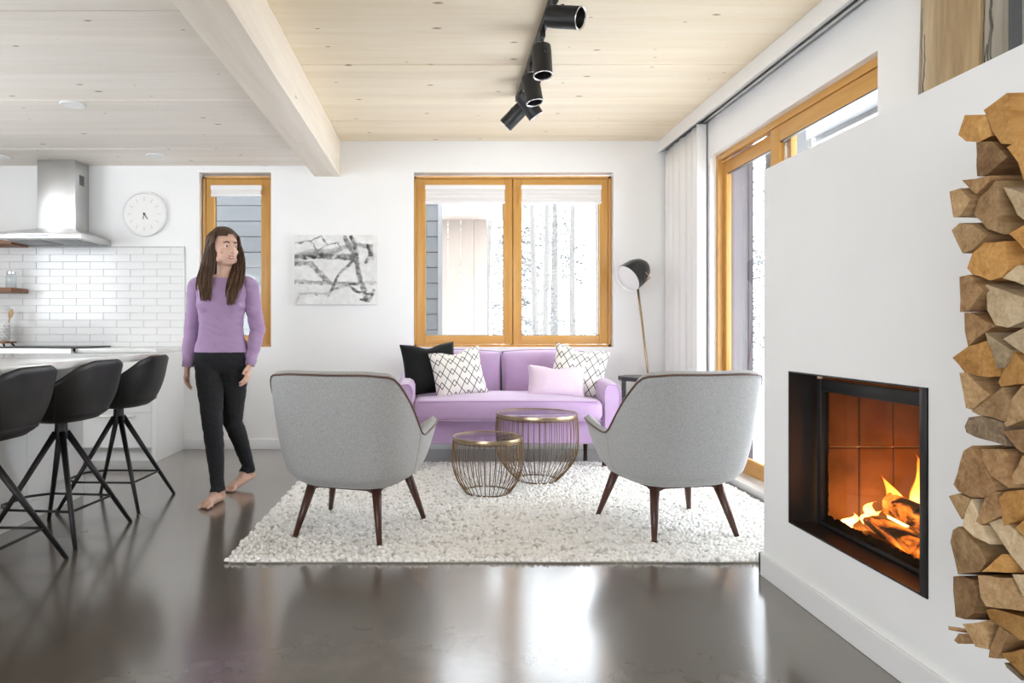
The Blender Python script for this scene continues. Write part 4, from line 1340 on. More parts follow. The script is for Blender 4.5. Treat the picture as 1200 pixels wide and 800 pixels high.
def sofa():
    x0, x1, yf, yb = -.335, 1.398, 5.13, 6.02
    t = thing('sofa', 'lilac two-seat sofa with one bench cushion under the wooden window', 'sofa', ((x0 + x1) / 2, (yf + yb) / 2 + .05, 0))
    cx, cyy = (x0 + x1) / 2, (yf + yb) / 2
    def o_(o): o.location = (-cx, -cyy, 0); return o
    # base frame
    bm = bmesh.new(); loft(bm, [superell((x1 - x0) / 2 - .07 + e, .40 + e, 9, 64, z, cx, cyy + .01) for z, e in ((.195, -.01), (.205, 0), (.37, 0), (.385, -.01))])
    o_(obj('base', bm, M['lilac'], t, smooth=False, auto=40))
    # back frame, slightly raked with a soft arched top
    bm = bmesh.new(); rings = []
    N = 24
    for i in range(N + 1):
        f = i / N; x = x0 + .075 + (x1 - x0 - .15) * f
        zt = .845 + .03 * sin(pi * f) ** .5
        rings.append([Vector((x, 5.86, .30)), Vector((x, 5.88, zt - .03)), Vector((x, 5.90, zt - .008)), Vector((x, 5.93, zt)), Vector((x, 5.97, zt - .008)), Vector((x, 6.0, zt - .04)), Vector((x, 5.97, .28))])
    loft(bm, rings); o_(obj('back_frame', bm, M['lilac'], t, auto=40))
    # arms: sloping, rounded and flaring outwards
    for sgn in (-1, 1):
        bm = bmesh.new(); rings = []
        xo = x0 if sgn < 0 else x1
        for i in range(15):
            f = i / 14
            y = yf + .0 + (yb - .04 - yf) * f
            zt = .675 + .05 * f ** 1.5 - .02 * max(0, 1 - f * 8)
            e = -.012 * max(0, 1 - f * 14)
            prof = [(.150 + e, .20), (.145 + e, .45), (.150 + e, .58), (.150 + e, zt - .05), (.135 + e, zt - .015), (.105, zt), (.045, zt - .004), (.014 - e, zt - .03), (.002 - e, zt - .08), (.014 - e, .45), (.030 - e, .22), (.036 - e, .195)]
            rings.append([Vector((xo - sgn * a, y, z)) for a, z in prof])
        loft(bm, rings)
        o_(obj('arm', bm, M['lilac'], t, auto=60))
        bm = bmesh.new(); tube(bm, [p + Vector((0, -.001, 0)) for p in rings[0][2:11]], .005, 6)
        o_(obj('arm_piping', bm, M['lilac_piping'], t, smooth=True))
    # seat cushion with crown, welts and puckers on the front
    bm = rbox_loft(x0 + .140, x1 - .140, yf - .035, 5.78, .375, .535, .05, 9, .03, 120)
    for v in bm.verts:
        if v.co.y < yf + .08 and .38 < v.co.z < .53:
            v.co.y -= .012 * sin((v.co.z - .375) / .16 * pi) + .004 * mnoise.noise(Vector((v.co.x * 22 + v.co.z * 20, v.co.z * 6, 0)))
        bow = 1 - ((v.co.x - cx) / .8) ** 2
        if v.co.y < yf + .2: v.co.y -= .03 * bow
        v.co.z += .012 * bow if v.co.z > .5 else 0
    sc = o_(obj('seat_cushion', bm, M['lilac'], t, smooth=True))
    for zz in (.522, .39):
        pts = []
        for i in range(40):
            f = i / 39; x = x0 + .175 + (x1 - x0 - .35) * f; bow = 1 - ((x - cx) / .8) ** 2
            pts.append((x, yf - .035 - .03 * bow + (.012 if zz > .5 else .006), zz + (.012 * bow if zz > .5 else 0)))
        bm = bmesh.new(); tube(bm, pts, .0042, 6); w_ = obj('welt', bm, M['lilac_piping'], sc, smooth=True)
    # two back cushions
    for k in (-1, 1):
        wdt = (x1 - x0 - .29) / 2
        xc = cx + k * wdt / 2
        bm = bmesh.new(); NX, NZ = 30, 18
        for side in (1, -1):
            g = []
            for j in range(NZ + 1):
                row = []
                for i in range(NX + 1):
                    u, v = 2 * i / NX - 1, 2 * j / NZ - 1
                    b = (max(0, 1 - abs(u) ** 3.2) ** .5) * (max(0, 1 - abs(v) ** 3) ** .5)
                    x = xc + u * (wdt / 2 - .004) * (1 - .012 * (1 - v * v)); z = .685 + v * .215 - .018 * (u ** 2) * (v > 0) * v
                    y = 5.765 + .10 * (v * .5) - side * .085 * b + .006 * mnoise.noise(Vector((x * 9, z * 9, 2 + k)))
                    row.append(bm.verts.new((x, y, z)))
                g.append(row)
            for j in range(NZ):
                for i in range(NX):
                    bm.faces.new((g[j][i], g[j][i + 1], g[j + 1][i + 1], g[j + 1][i]))
        bmesh.ops.remove_doubles(bm, verts=list(bm.verts), dist=.0006)
        bc = o_(obj('back_cushion', bm, M['lilac'], t, smooth=True))
        pts = []
        for i in range(31):
            u = 2 * i / 30 - 1
            pts.append((xc + u * (wdt / 2 - .004), 5.765 + .05, .685 + .215 - .018 * u * u))
        bm = bmesh.new(); tube(bm, pts, .005, 6); obj('welt', bm, M['lilac_piping'], bc, smooth=True)
    # legs
    for sx in (x0 + .12, x1 - .12):
        for y, zb in ((yf + .09, RZ), (yb - .12, 0)):
            bm = bmesh.new(); tube(bm, [(sx, y, zb), (sx, y, .20)], [.016, .024], 10); o_(obj('leg', bm, M['walnut'], t, smooth=True))
sofa()

def cushion(name, label, m, w, h, thick, loc, rot, uv=False, grp=None):
    bm = bmesh.new(); N = 22
    uvl = bm.loops.layers.uv.new('UVMap')
    rs = random.Random(label); ph = rs.random() * 9
    grid = []
    for side in (1, -1):
        g = []
        for j in range(N + 1):
            row = []
            for i in range(N + 1):
                u, v = 2 * i / N - 1, 2 * j / N - 1
                b = ((1 - abs(u) ** 2.6) ** .55) * ((1 - abs(v) ** 2.6) ** .55)
                x = u * w / 2 * (1 - .07 * (1 - v * v)); z = v * h / 2 * (1 - .07 * (1 - u * u))
                # a soft dent in the middle of the top edge
                z -= .035 * h / .45 * max(0, v) ** 2 * math.exp(-(u / .35) ** 2)
                y = -side * thick / 2 * b + .006 * mnoise.noise(Vector((x * 11 + ph, z * 11, side)))  * (b > .02)
                vert = bm.verts.new((x, y, z)); row.append((vert, (u + 1) / 2, (v + 1) / 2))
            g.append(row)
        for j in range(N):
            for i in range(N):
                c = [g[j][i], g[j][i + 1], g[j + 1][i + 1], g[j + 1][i]]
                f = bm.faces.new([q_[0] for q_ in c])
                for lp, q_ in zip(f.loops, c): lp[uvl].uv = (q_[1], q_[2])
    bmesh.ops.remove_doubles(bm, verts=list(bm.verts), dist=.0008)
    o = obj(name, bm, m, None, smooth=True)
    o.location = loc; o.rotation_euler = rot
    return tag(o, label, 'cushion', grp)
cushion('throw_cushion', 'plain black square cushion leaning in the sofa corner', M['black_fabric'], .46, .44, .15, (-.07, 5.57, .755), (radians(-20), radians(-3), radians(14)), grp='cushions on the sofa')
cushion('throw_cushion', 'black and white zigzag cushion in front of the black cushion', M['diamond'], .42, .40, .14, (.155, 5.48, .725), (radians(-20), radians(-9), radians(6)), grp='cushions on the sofa')
cushion('throw_cushion', 'black and white zigzag cushion tucked behind the pale lumbar cushion', M['diamond'], .44, .42, .14, (1.135, 5.54, .735), (radians(-20), radians(10), radians(-14)), grp='cushions on the sofa')
cushion('lumbar_cushion', 'small pale lilac rectangular cushion in front of the zigzag cushion', M['lilac_pale'], .46, .26, .13, (.93, 5.40, .662), (radians(-18), radians(2), radians(-5)), grp='cushions on the sofa')

# ------------------------------------------------------------------ wire coffee tables
def wire_table(label, loc, rtop, rmid, rbot, h, nw):
    t = thing('wire_table', label, 'coffee table', loc, 0, 'wire coffee tables')
    bm = bmesh.new(); ngon_lathe(bm, [(rtop - .014, h - .022), (rtop, h - .022), (rtop + .002, h - .011), (rtop, h), (rtop - .006, h), (rtop - .012, h - .006), (rtop - .014, h - .022)], 64, cap0=False, cap1=False)
    obj('rim', bm, M['brass'], t, auto=40)
    bm = bmesh.new(); ngon_lathe(bm, [(rtop - .010, h - .012), (rtop - .008, h - .006), (rtop - .008, h - .004)], 64)
    obj('glass_top', bm, M['tableglass'], t)
    for r, z in ((rbot, .005), (rtop - .004, h - .03)):
        bm = bmesh.new(); tube(bm, [(r * cos(2 * pi * i / 48), r * sin(2 * pi * i / 48), z) for i in range(48)], .0048, 6, closed=True)
        obj('ring', bm, M['brassdark'], t, smooth=True)
    prof = [(rtop - .003, h - .02), (rmid, h * .74), (rmid * 1.0, h * .55), (rmid * .955, h * .38), (rbot + (rmid - rbot) * .55, h * .19), (rbot, .005)]
    # smooth it
    fine = []
    for i in range(13):
        f = i / 12 * (len(prof) - 1); k = min(int(f), len(prof) - 2); a = f - k
        p0, p1, p2, p3 = prof[max(0, k - 1)], prof[k], prof[k + 1], prof[min(len(prof) - 1, k + 2)]
        cr = lambda a0, a1, a2, a3: .5 * ((2 * a1) + (-a0 + a2) * a + (2 * a0 - 5 * a1 + 4 * a2 - a3) * a * a + (-a0 + 3 * a1 - 3 * a2 + a3) * a ** 3)
        fine.append((cr(p0[0], p1[0], p2[0], p3[0]), 0, cr(p0[1], p1[1], p2[1], p3[1])))
    bm = bmesh.new(); tube(bm, fine, .0027, 4)
    w0 = obj('wire', bm, M['brassdark'], t, smooth=True)
    for k in range(1, nw):
        o = bpy.data.objects.new('wire', w0.data); C.objects.link(o); o.parent = t; o.rotation_euler = (0, 0, 2 * pi * k / nw)
    return t
wire_table('larger bronze wire basket coffee table with round smoked glass top', (.690, 4.80, RZ), .284, .288, .142, .472, 46)
wire_table('smaller low bronze wire basket coffee table with round smoked glass top', (.318, 4.44, RZ), .226, .230, .145, .365, 40)

# ------------------------------------------------------------------ side table and floor lamp
def side_table():
    t = thing('side_table', 'black metal side table with clipped-corner top beside the sofa arm', 'side table', (1.665, 5.38, 0))
    bm = bmesh.new()
    out = [(-.23, -.02), (-.13, -.19), (.15, -.19), (.22, -.06), (.22, .10), (.12, .19), (-.14, .19), (-.23, .08)]
    loft(bm, [[Vector((x, y, z)) for x, y in out] for z in (.672, .704)])
    obj('top', bm, M['black'], t, bevel=.003, seg=1)
    for x, y in ((-.20, .02), (.13, -.15), (.12, .15)):
        box('leg', x - .014, x + .014, y - .014, y + .014, .012 if 5.38 + y > 5.46 or 1.665 + x > 1.98 else RZ, .673, M['black'], t)
    bm = bmesh.new()
    tube(bm, [(-.20, .02, RZ + .012), (.13, -.15, RZ + .012)], .012, 4, sq=True); obj('foot_rail', bm, M['black'], t)
    bm = bmesh.new()
    tube(bm, [(-.20, .02, RZ + .012), (.12, .15, RZ + .012)], .012, 4, sq=True); obj('foot_rail', bm, M['black'], t)
side_table()

def floor_lamp():
    d = 5.82
    base = Vector((1.865, d, 0)); top = P(747.5, 338, d - .05)
    t = thing('floor_lamp', 'slim brass floor lamp with black bullet shade behind the side table', 'floor lamp', base)
    bm = bmesh.new(); ngon_lathe(bm, [(.105, 0), (.108, .006), (.105, .018), (.03, .024), (.012, .05)], 36)
    obj('base', bm, M['brass'], t, auto=40)
    bm = bmesh.new(); tp = top - base; tube(bm, [(0, 0, .03), tp], .0095, 10); obj('pole', bm, M['brass'], t, smooth=True)
    # shade: asymmetric bullet, mouth tilted down and toward the sofa
    c = P(741, 322, d - .05) - base
    axis = Vector((-.80, -.42, -.56)).normalized()      # direction the mouth faces
    rot = axis.to_track_quat('Z', 'Y').to_matrix().to_4x4()
    mt = Matrix.Translation(c) @ rot
    bm = bmesh.new()
    prof = [(.018, -.175), (.052, -.165), (.088, -.125), (.112, -.06), (.122, .02), (.124, .07), (.120, .07), (.117, .02), (.107, -.06), (.084, -.12), (.05, -.158), (.0015, -.165)]
    ngon_lathe(bm, prof[:6], 36, mtx=mt, cap1=False)
    obj('shade', bm, M['blackgloss'], t, smooth=True)
    bm = bmesh.new(); ngon_lathe(bm, [(.1235, .0705)] + prof[6:], 36, mtx=mt, cap0=False, cap1=False)
    obj('shade_lining', bm, M['lamp_white'], t, smooth=True)
    bm = bmesh.new(); ngon_lathe(bm, [(.0, .055), (.112, .058), (.117, .05)], 36, mtx=mt, cap1=False, cap0=False); obj('diffuser', bm, M['lamp_white'], t, smooth=True)
    # stirrup from pole to shade side
    bm = bmesh.new()
    s0 = tp; s1 = c + rot @ Vector((.0, .0, -.03)) + Vector((.06, -.11, .0)); mid = (s0 + s1) / 2 + Vector((.055, -.05, .02))
    tube(bm, [s0, mid, s1], .006, 8); obj('stirrup', bm, M['brass'], t, smooth=True)
floor_lamp()

# ------------------------------------------------------------------ track lighting
def track_lights():
    z = ZC
    t = thing('light_track', 'black ceiling light track running toward the window', 'light track', (.578, 4.0, z))
    box('rail', -.017, .017, -2.2, .93, -.035, -.0005, M['black'], t, bevel=.002)
    box('end_cap', -.022, .022, .93, .95, -.042, -.0005, M['black'], t, bevel=.002)
    specs = [  # x, y, pivot drop, aim direction (mouth), label
        (.578, 3.40, Vector((.78, -.56, -.30)), 'black spotlight swung sideways on the ceiling track so that its lens shows'),
        (.578, 3.83, Vector((.03, -.16, -1.)), 'black spotlight hanging straight down next to the sideways one'),
        (.578, 4.28, Vector((.17, -.10, -1.)), 'black spotlight hanging down and slightly tilted, middle of the track'),
        (.578, 4.60, Vector((.55, .10, -.80)), 'black spotlight tilted away beside the last one on the track'),
        (.578, 4.86, Vector((-.62, .25, -.60)), 'black spotlight at the window end of the track, tilted the other way'),
    ]
    for x, y, aim, lb in specs:
        s = thing('track_spotlight', lb, 'spotlight', (x, y, z - .035), 0, 'spotlights on the ceiling track')
        box('adapter', -.015, .015, -.045, .045, -.03, 0, M['black'], s, bevel=.002)
        bm = bmesh.new(); tube(bm, [(0, 0, -.02), (0, 0, -.075)], .007, 8); obj('stem', bm, M['chrome'], s, smooth=True)
        aim = aim.normalized()
        rot = aim.to_track_quat('Z', 'Y').to_matrix().to_4x4()
        piv = Vector((.0, 0, -.085))
        c = piv + aim * .055 + Vector((0, 0, -.012))
        mt = Matrix.Translation(c) @ rot
        bm = bmesh.new(); ngon_lathe(bm, [(.046, -.088), (.052, -.084), (.054, -.05), (.054, .088)], 32, mtx=mt, cap1=False); hs = obj('housing', bm, M['black'], s, auto=40)
        bm = bmesh.new(); ngon_lathe(bm, [(.054, .088), (.0545, .092), (.0505, .092), (.048, .086)], 32, mtx=mt, cap0=False, cap1=False); obj('bezel', bm, M['chrome'], s, smooth=True)
        bm = bmesh.new(); ngon_lathe(bm, [(.048, .087), (.045, .03), (.043, .028)], 32, mtx=mt, cap0=False, cap1=False); obj('baffle', bm, M['stovesteel'], s, smooth=True)
        bm = bmesh.new(); ngon_lathe(bm, [(.043, .028), (.03, .036), (.001, .04)], 24, mtx=mt, cap0=False); obj('lens', bm, M['chrome'], s, smooth=True)
        # bracket arm: a yoke along the housing
        bm = bmesh.new()
        side = rot @ Vector((.0, .056, .0)); bk = rot @ Vector((0, .03, -.10)); tube(bm, [piv + Vector((0, 0, .012)), c + bk, c + side + aim * -.02], .0075, 6); obj('yoke', bm, M['black'], s, smooth=True)
track_lights()

# recessed downlights in the kitchen ceiling
for x, y, lb in ((-2.38, 4.44, 'flush white round downlight above the island'), (-2.38, 5.75, 'flush white round downlight in the kitchen ceiling near the slim window'), (-3.71, 5.78, 'flush white round downlight in the kitchen ceiling beside the hood chimney')):
    s = thing('downlight', lb, 'downlight', (x, y, ZK), 0, 'kitchen downlights')
    bm = bmesh.new(); ngon_lathe(bm, [(.055, -.001), (.078, -.001), (.078, -.006), (.072, -.011), (.055, -.010)], 32, cap0=False, cap1=False); obj('trim_ring', bm, M['white'], s, auto=40)
    bm = bmesh.new(); ngon_lathe(bm, [(.0555, -.010), (.05, -.008), (.001, -.007)], 32, cap0=False); obj('diffuser', bm, M['lamp_white'], s, smooth=True)

# ------------------------------------------------------------------ the walking woman
def mk_skin():
    s = NT('skin')
    v = s.coord('Object'); n = s.noise(v, 18, 3)
    s.set(Base_Color=s.ramp(n, [(.3, (.60, .36, .27)), (.7, (.70, .45, .35))]), Roughness=.5)
    s.b.inputs['Subsurface Weight'].default_value = .08
    s.b.inputs['Subsurface Radius'].default_value = (.02, .008, .004)
    return s.m
M['skin'] = mk_skin()
def mk_hair():
    s = NT('brown_hair')
    v = s.coord('Object', scale=(1, 1, .12)); n = s.noise(v, 60, 3)
    sp = s.n('ShaderNodeSeparateXYZ'); tc = s.n('ShaderNodeTexCoord'); s.l(tc.outputs['Object'], sp.inputs[0])
    tip = s.math('DIVIDE', s.math('SUBTRACT', 1.45, sp.outputs[2]), .25, clamp=True)
    c1_ = s.ramp(n, [(.3, (.035, .017, .009)), (.7, (.10, .048, .022))])
    c2_ = s.ramp(n, [(.3, (.085, .038, .014)), (.7, (.20, .10, .04))])
    s.set(Base_Color=s.mix(tip, c1_, c2_), Roughness=.42)
    s.bump(n, .3, .003)
    return s.m
M['hair'] = mk_hair()
M['eye_white'] = plain('eye_white', (.8, .78, .75), .2); M['iris'] = plain('dark_iris', (.04, .02, .012), .2)
M['lips'] = plain('rose_lips', (.5, .19, .17), .4); M['teeth'] = plain('teeth', (.8, .77, .72), .3)
M['brow'] = plain('dark_brow', (.03, .015, .008), .7)

def woman():
    # local frame: x right in the picture, -y toward the camera, z up; origin on the floor under the pelvis
    ox, oy = -1.405, 4.42
    t = thing('person', 'barefoot woman with long brown hair, lilac top and black jeans walking forward', 'person', (ox, oy, 0))
    segs = []   # (tag, p0, r0, p1, r1)
    bm = bmesh.new()
    def sphere(c, r, sx=1, sy=1, sz=1, rot=None):
        ret = bmesh.ops.create_icosphere(bm, subdivisions=3, radius=1.)
        mt = Matrix.Translation(c) @ (rot if rot is not None else Matrix.Identity(4)) @ Matrix.Diagonal((r * sx, r * sy, r * sz, 1))
        bmesh.ops.transform(bm, matrix=mt, verts=ret['verts'])
    def cap(tagname, p0, r0, p1, r1, n=14):
        p0, p1 = Vector(p0), Vector(p1)
        tube(bm, [p0, p0.lerp(p1, .5), p1], [r0, (r0 + r1) / 2, r1], n)
        sphere(p0, r0); sphere(p1, r1)
        segs.append((tagname, p0, p1, (r0 + r1) / 2))
    # torso: stacked ellipses (z, half width, half depth, x shift, y shift)
    tor = [(.80, .11, .085, .0, .0), (.84, .155, .105, .0, .0), (.90, .168, .112, .0, .003), (.96, .158, .103, .0, .0), (1.03, .134, .090, .0, -.005), (1.10, .126, .085, .0, -.008),
           (1.18, .136, .095, .002, -.01), (1.25, .148, .102, .004, -.012), (1.32, .158, .094, .006, -.004), (1.37, .150, .075, .008, .006), (1.405, .105, .062, .01, .012), (1.43, .06, .052, .012, .014)]
    loft(bm, [superell(w, d, 2.3, 36, z, sx, sy) for z, w, d, sx, sy in tor])
    segs.append(('torso', Vector((0, 0, .85)), Vector((.005, 0, 1.38)), .12))
    for sx in (-.068, .072): sphere(Vector((sx, -.066, 1.235)), .060, 1.05, .72, 1.1)
    for sx in (-.075, .075): sphere(Vector((sx, .065, .865)), .085, 1, .85, 1)
    # neck and head
    cap('neck', (.012, .014, 1.39), .050, (.020, -.004, 1.50), .046)
    HC = Vector((.026, -.012, 1.60))
    yaw = radians(44); fwd = Vector((sin(yaw), -cos(yaw), 0.02)).normalized(); rgt = Vector((cos(yaw), sin(yaw), 0)); up = Vector((0, 0, 1))
    HM = Matrix((( rgt.x, -fwd.x, 0, 0), (rgt.y, -fwd.y, 0, 0), (0, 0, 1, 0), (0, 0, 0, 1)))   # local head: x right, -y forward
    def hp(x, f, z): return HC + rgt * x + fwd * f + up * z
    sphere(HC + up * .028 - fwd * .012, .1, .78, .95, .98, HM)
    sphere(hp(0, .022, -.035), .1, .62, .70, .86, HM)          # face
    sphere(hp(0, .050, -.092), .03, 1.15, .9, .8, HM)          # chin
    for s_ in (-1, 1):
        sphere(hp(s_ * .040, .052, -.028), .024, 1, .8, .9, HM)  # cheeks
        sphere(hp(s_ * .048, .018, -.075), .028, .8, 1, 1, HM)   # jaw
        sphere(hp(s_ * .078, -.010, -.010), .022, .35, .7, 1.15, HM)  # ears
    tube(bm, [hp(0, .078, .012), hp(0, .100, -.030)], [.008, .0125], 8); sphere(hp(0, .100, -.032), .0135); sphere(hp(.012, .088, -.036), .009); sphere(hp(-.012, .088, -.036), .009)
    tube(bm, [hp(-.045, .070, .022), hp(0, .083, .026), hp(.045, .070, .022)], [.010, .012, .010], 8)   # brow ridge
    sphere(hp(0, .082, -.063), .018, 1.3, .6, .6, HM)
    segs.append(('head', HC + up * .06, HC - up * .08, .09))
    # arms
    def arm(sh, el, wr, side):
        cap('arm', sh, .050, Vector(sh).lerp(Vector(el), .5), .043)
        cap('arm', Vector(sh).lerp(Vector(el), .5), .043, el, .036)
        cap('arm', el, .036, Vector(el).lerp(Vector(wr), .35), .037); cap('arm', Vector(el).lerp(Vector(wr), .35), .037, wr, .0245)
        sphere(Vector(sh) + Vector((-side * .012, 0, .012)), .052)
        # hand: palm and five bent fingers; axis continues the forearm
        w = Vector(wr); ax = (Vector(wr) - Vector(el)).normalized()
        fr = Vector((0, -1, 0)); fr = (fr - ax * fr.dot(ax)).normalized()   # thumb side faces forward
        inn = ax.cross(fr) * 1.0
        inn = inn if inn.x * side < 0 else -inn                              # palm faces the thigh
        pc = w + ax * .05
        for k in range(5):
            c = w + ax * (.012 + .019 * k); wd = .021 + .0045 * k
            tube(bm, [c + fr * (-wd * .8), c + fr * wd * .8], .0125, 8)
        sphere(pc, .03, .4, 1, 1.35)
        knuckle = w + ax * .092
        for k, L in enumerate((.070, .078, .074, .060)):
            b0 = knuckle + fr * (.0315 - .0205 * k) + ax * (-.004 if k in (0, 3) else 0)
            d1 = (ax + inn * .22 + fr * (.10 - .07 * k)).normalized(); d2 = (ax + inn * .62 + fr * (.04 - .03 * k)).normalized(); d3 = (ax * .8 + inn * 1.0).normalized()
            pts = [b0, b0 + d1 * L * .42, b0 + d1 * L * .42 + d2 * L * .32, b0 + d1 * L * .42 + d2 * L * .32 + d3 * L * .26]
            tube(bm, pts, [.0088, .0082, .0076, .006], 8); sphere(pts[-1], .006); sphere(pts[1], .0083)
        th0 = w + ax * .030 + fr * .022; pts = [th0, th0 + (ax * .75 + fr * .6 + inn * .25).normalized() * .036, th0 + (ax * .75 + fr * .6 + inn * .25).normalized() * .036 + (ax + fr * .18 + inn * .3).normalized() * .032]
        tube(bm, pts, [.0135, .0105, .0078], 8); sphere(pts[-1], .0078)
        segs.append(('hand', w + ax * .03, w + ax * .17, .03))
    arm((-.165, .015, 1.345), (-.208, .035, 1.065), (-.205, -.035, .845), -1)
    arm((.175, .020, 1.345), (.222, .045, 1.075), (.195, -.03, .86), 1)
    # legs: right leg (left in the picture) forward, left leg trailing
    def leg(hip, knee, ankle, toe, heel_lift, foot_dir):
        hip, knee, ankle = Vector(hip), Vector(knee), Vector(ankle)
        m1 = hip.lerp(knee, .4)
        cap('leg', hip, .088, m1, .078); cap('leg', m1, .078, knee, .056)
        calf = knee.lerp(ankle, .32) + Vector((0, .012, 0))
        cap('leg', knee, .055, calf, .053); cap('leg', calf, .053, ankle, .034)
        segs.append(('ankle', ankle + Vector((0, 0, -.005)), ankle + Vector((0, 0, -.05)), .03))
        # foot
        f = Vector(foot_dir).normalized(); sd = Vector((-f.y, f.x, 0)).normalized()
        heel = Vector((ankle.x, ankle.y, 0)) - f * .045 * (1 if heel_lift < .02 else .6) + Vector((0, 0, .028 + heel_lift))
        ball = Vector((heel.x, heel.y, 0)) + f * .165 + Vector((0, 0, .022))
        tube(bm, [ankle, ankle.lerp(heel, .6) + Vector((0, 0, -.01)), heel], [.034, .034, .028], 12); sphere(heel, .029)
        tube(bm, [heel, heel.lerp(ball, .5) + Vector((0, 0, .008)), ball], [.028, .033, .026], 12)
        tube(bm, [ankle + Vector((0, 0, -.01)), heel.lerp(ball, .55) + Vector((0, 0, .018)), ball], [.033, .028, .02], 12)
        sphere(ball, .027, 1, 1, .8); sphere(ball + sd * .020, .022, 1, 1, .85); sphere(ball - sd * .022, .022, 1, 1, .85)
        for k in range(5):
            o_ = -.036 + .018 * k; big = (k == (4 if side_[0] > 0 else 0))
            L = .052 if big else .042 - .004 * abs(k - (3 if side_[0] > 0 else 1))
            r = .0115 if big else .0082
            b0 = ball + sd * o_ + Vector((0, 0, -.008)); tipp = b0 + f * L + Vector((0, 0, -.004)); tipp.z = max(tipp.z, r)
            tube(bm, [b0, b0.lerp(tipp, .5) + Vector((0, 0, .003)), tipp], [r * 1.15, r, r * .9], 8); sphere(tipp, r * .9)
        segs.append(('foot', heel, ball + f * .05, .03))
    side_ = [1]
    leg((-.078, -.005, .86), (-.005, -.165, .49), (.030, -.175, .105), None, 0, (-.22, -1, 0))
    side_ = [-1]
    leg((.082, .005, .86), (.062, .03, .475), (.105, .235, .155), None, .05, (-.55, -.83, 0))
    # fuse everything into one continuous skin
    me = bpy.data.meshes.new('body_src'); bm.to_mesh(me); bm.free()
    tmp = bpy.data.objects.new('body_src', me); C.objects.link(tmp)
    r = tmp.modifiers.new('r', 'REMESH'); r.mode = 'VOXEL'; r.voxel_size = .0052; r.adaptivity = 0
    s = tmp.modifiers.new('s', 'SMOOTH'); s.factor = .5; s.iterations = 3
    dg = bpy.context.evaluated_depsgraph_get()
    body = bpy.data.meshes.new_from_object(tmp.evaluated_get(dg))
    bpy.data.objects.remove(tmp); bpy.data.meshes.remove(me)
    body.name = 'body'; body.materials.clear()
    bo = link_mesh('body', body, M['skin'], t, smooth=True)
    # clothes: skins lifted off the body
    n = len(body.vertices); co = np.empty(n * 3); body.vertices.foreach_get('co', co); co = co.reshape(-1, 3)
    no = np.empty(n * 3); body.vertices.foreach_get('normal', no); no = no.reshape(-1, 3)
    D = []
    for (tg, a, b, rad) in segs:
        a_, b_ = np.array(a), np.array(b); ab = b_ - a_
        tt = np.clip(((co - a_) @ ab) / (ab @ ab), 0, 1)
        D.append(np.linalg.norm(co - a_ - tt[:, None] * ab, axis=1) - rad)
    near = np.argmin(np.stack(D), 0); tags = np.array([s_[0] for s_ in segs])[near]
    z = co[:, 2]
    is_top = (((tags == 'torso') & (z > .925) & (z < 1.402)) | (tags == 'arm') & (z > .835)) | ((tags == 'leg') & (z > .925)) | ((tags == 'neck') & (z < 1.385))
    is_jean = ((tags == 'leg') & (z < .97)) | ((tags == 'torso') & (z < .97)) | ((tags == 'ankle') & (z > .10) & (z < .3))
    is_jean &= ~((np.abs(co[:, 0]) > .165) & (z > .62) & (tags != 'leg') & (tags != 'torso'))
    def garment(name, mask, m, off, wr, sc):
        polys = [list(p.vertices) for p in body.polygons if all(mask[v] for v in p.vertices)]
        used = sorted({v for p in polys for v in p}); mp = {v: i for i, v in enumerate(used)}
        vs = []
        for v in used:
            p = Vector(co[v]); w = wr * mnoise.fractal(Vector((p.x * sc[0], p.y * sc[1], p.z * sc[2] + p.x * 9)), 1., 2., 3)
            vs.append(p + Vector(no[v]) * (off + w))
        g = bpy.data.meshes.new(name); g.from_pydata([tuple(v) for v in vs], [], [[mp[v] for v in p] for p in polys])
        o = link_mesh(name, g, m, t, smooth=True)
        so = o.modifiers.new('thickness', 'SOLIDIFY'); so.thickness = .003; so.offset = -1
        return o
    garment('jeans', is_jean, M['jeans'], .0065, .004, (9, 9, 22))
    garment('long_sleeved_top', is_top, M['top'], .0105, .006, (7, 7, 20))
    # small face parts
    for s_ in (-1, 1):
        bm = bmesh.new(); bmesh.ops.create_icosphere(bm, subdivisions=2, radius=.0098, matrix=Matrix.Translation(hp(s_ * .031, .0725, .002))); e = obj('eye', bm, M['eye_white'], t, smooth=True)
        bm = bmesh.new(); bmesh.ops.create_icosphere(bm, subdivisions=2, radius=.0062, matrix=Matrix.Translation(hp(s_ * .031 + .002, .0785, .002))); obj('iris', bm, M['iris'], e, smooth=True)
        bm = bmesh.new(); tube(bm, [hp(s_ * .014, .091, .024), hp(s_ * .032, .087, .030), hp(s_ * .05, .071, .023)], [.0035, .004, .002], 6); obj('eyebrow', bm, M['brow'], t, smooth=True)
    bm = bmesh.new(); tube(bm, [hp(-.026, .076, -.056), hp(-.012, .0905, -.062), hp(0, .094, -.062), hp(.012, .0905, -.062), hp(.026, .076, -.056)], [.002, .004, .0045, .004, .002], 6)
    tube(bm, [hp(-.025, .076, -.057), hp(-.012, .088, -.074), hp(0, .091, -.077), hp(.012, .088, -.074), hp(.025, .076, -.057)], [.002, .0045, .005, .0045, .002], 6); obj('lips', bm, M['lips'], t, smooth=True)
    bm = bmesh.new(); tube(bm, [hp(-.020, .079, -.060), hp(0, .0915, -.068), hp(.020, .079, -.060)], [.003, .0055, .003], 8); obj('teeth', bm, M['teeth'], t, smooth=True)
    # hair: a cap plus many locks falling over both shoulders
    rr = random.Random(21)
    bm = bmesh.new()
    capc = HC + up * .036 - fwd * .022
    ret = bmesh.ops.create_uvsphere(bm, u_segments=32, v_segments=20, radius=1.)
    bmesh.ops.transform(bm, matrix=Matrix.Translation(capc) @ HM @ Matrix.Diagonal((.092, .102, .107, 1)), verts=ret['verts'])
    # cut the face opening
    dele = []
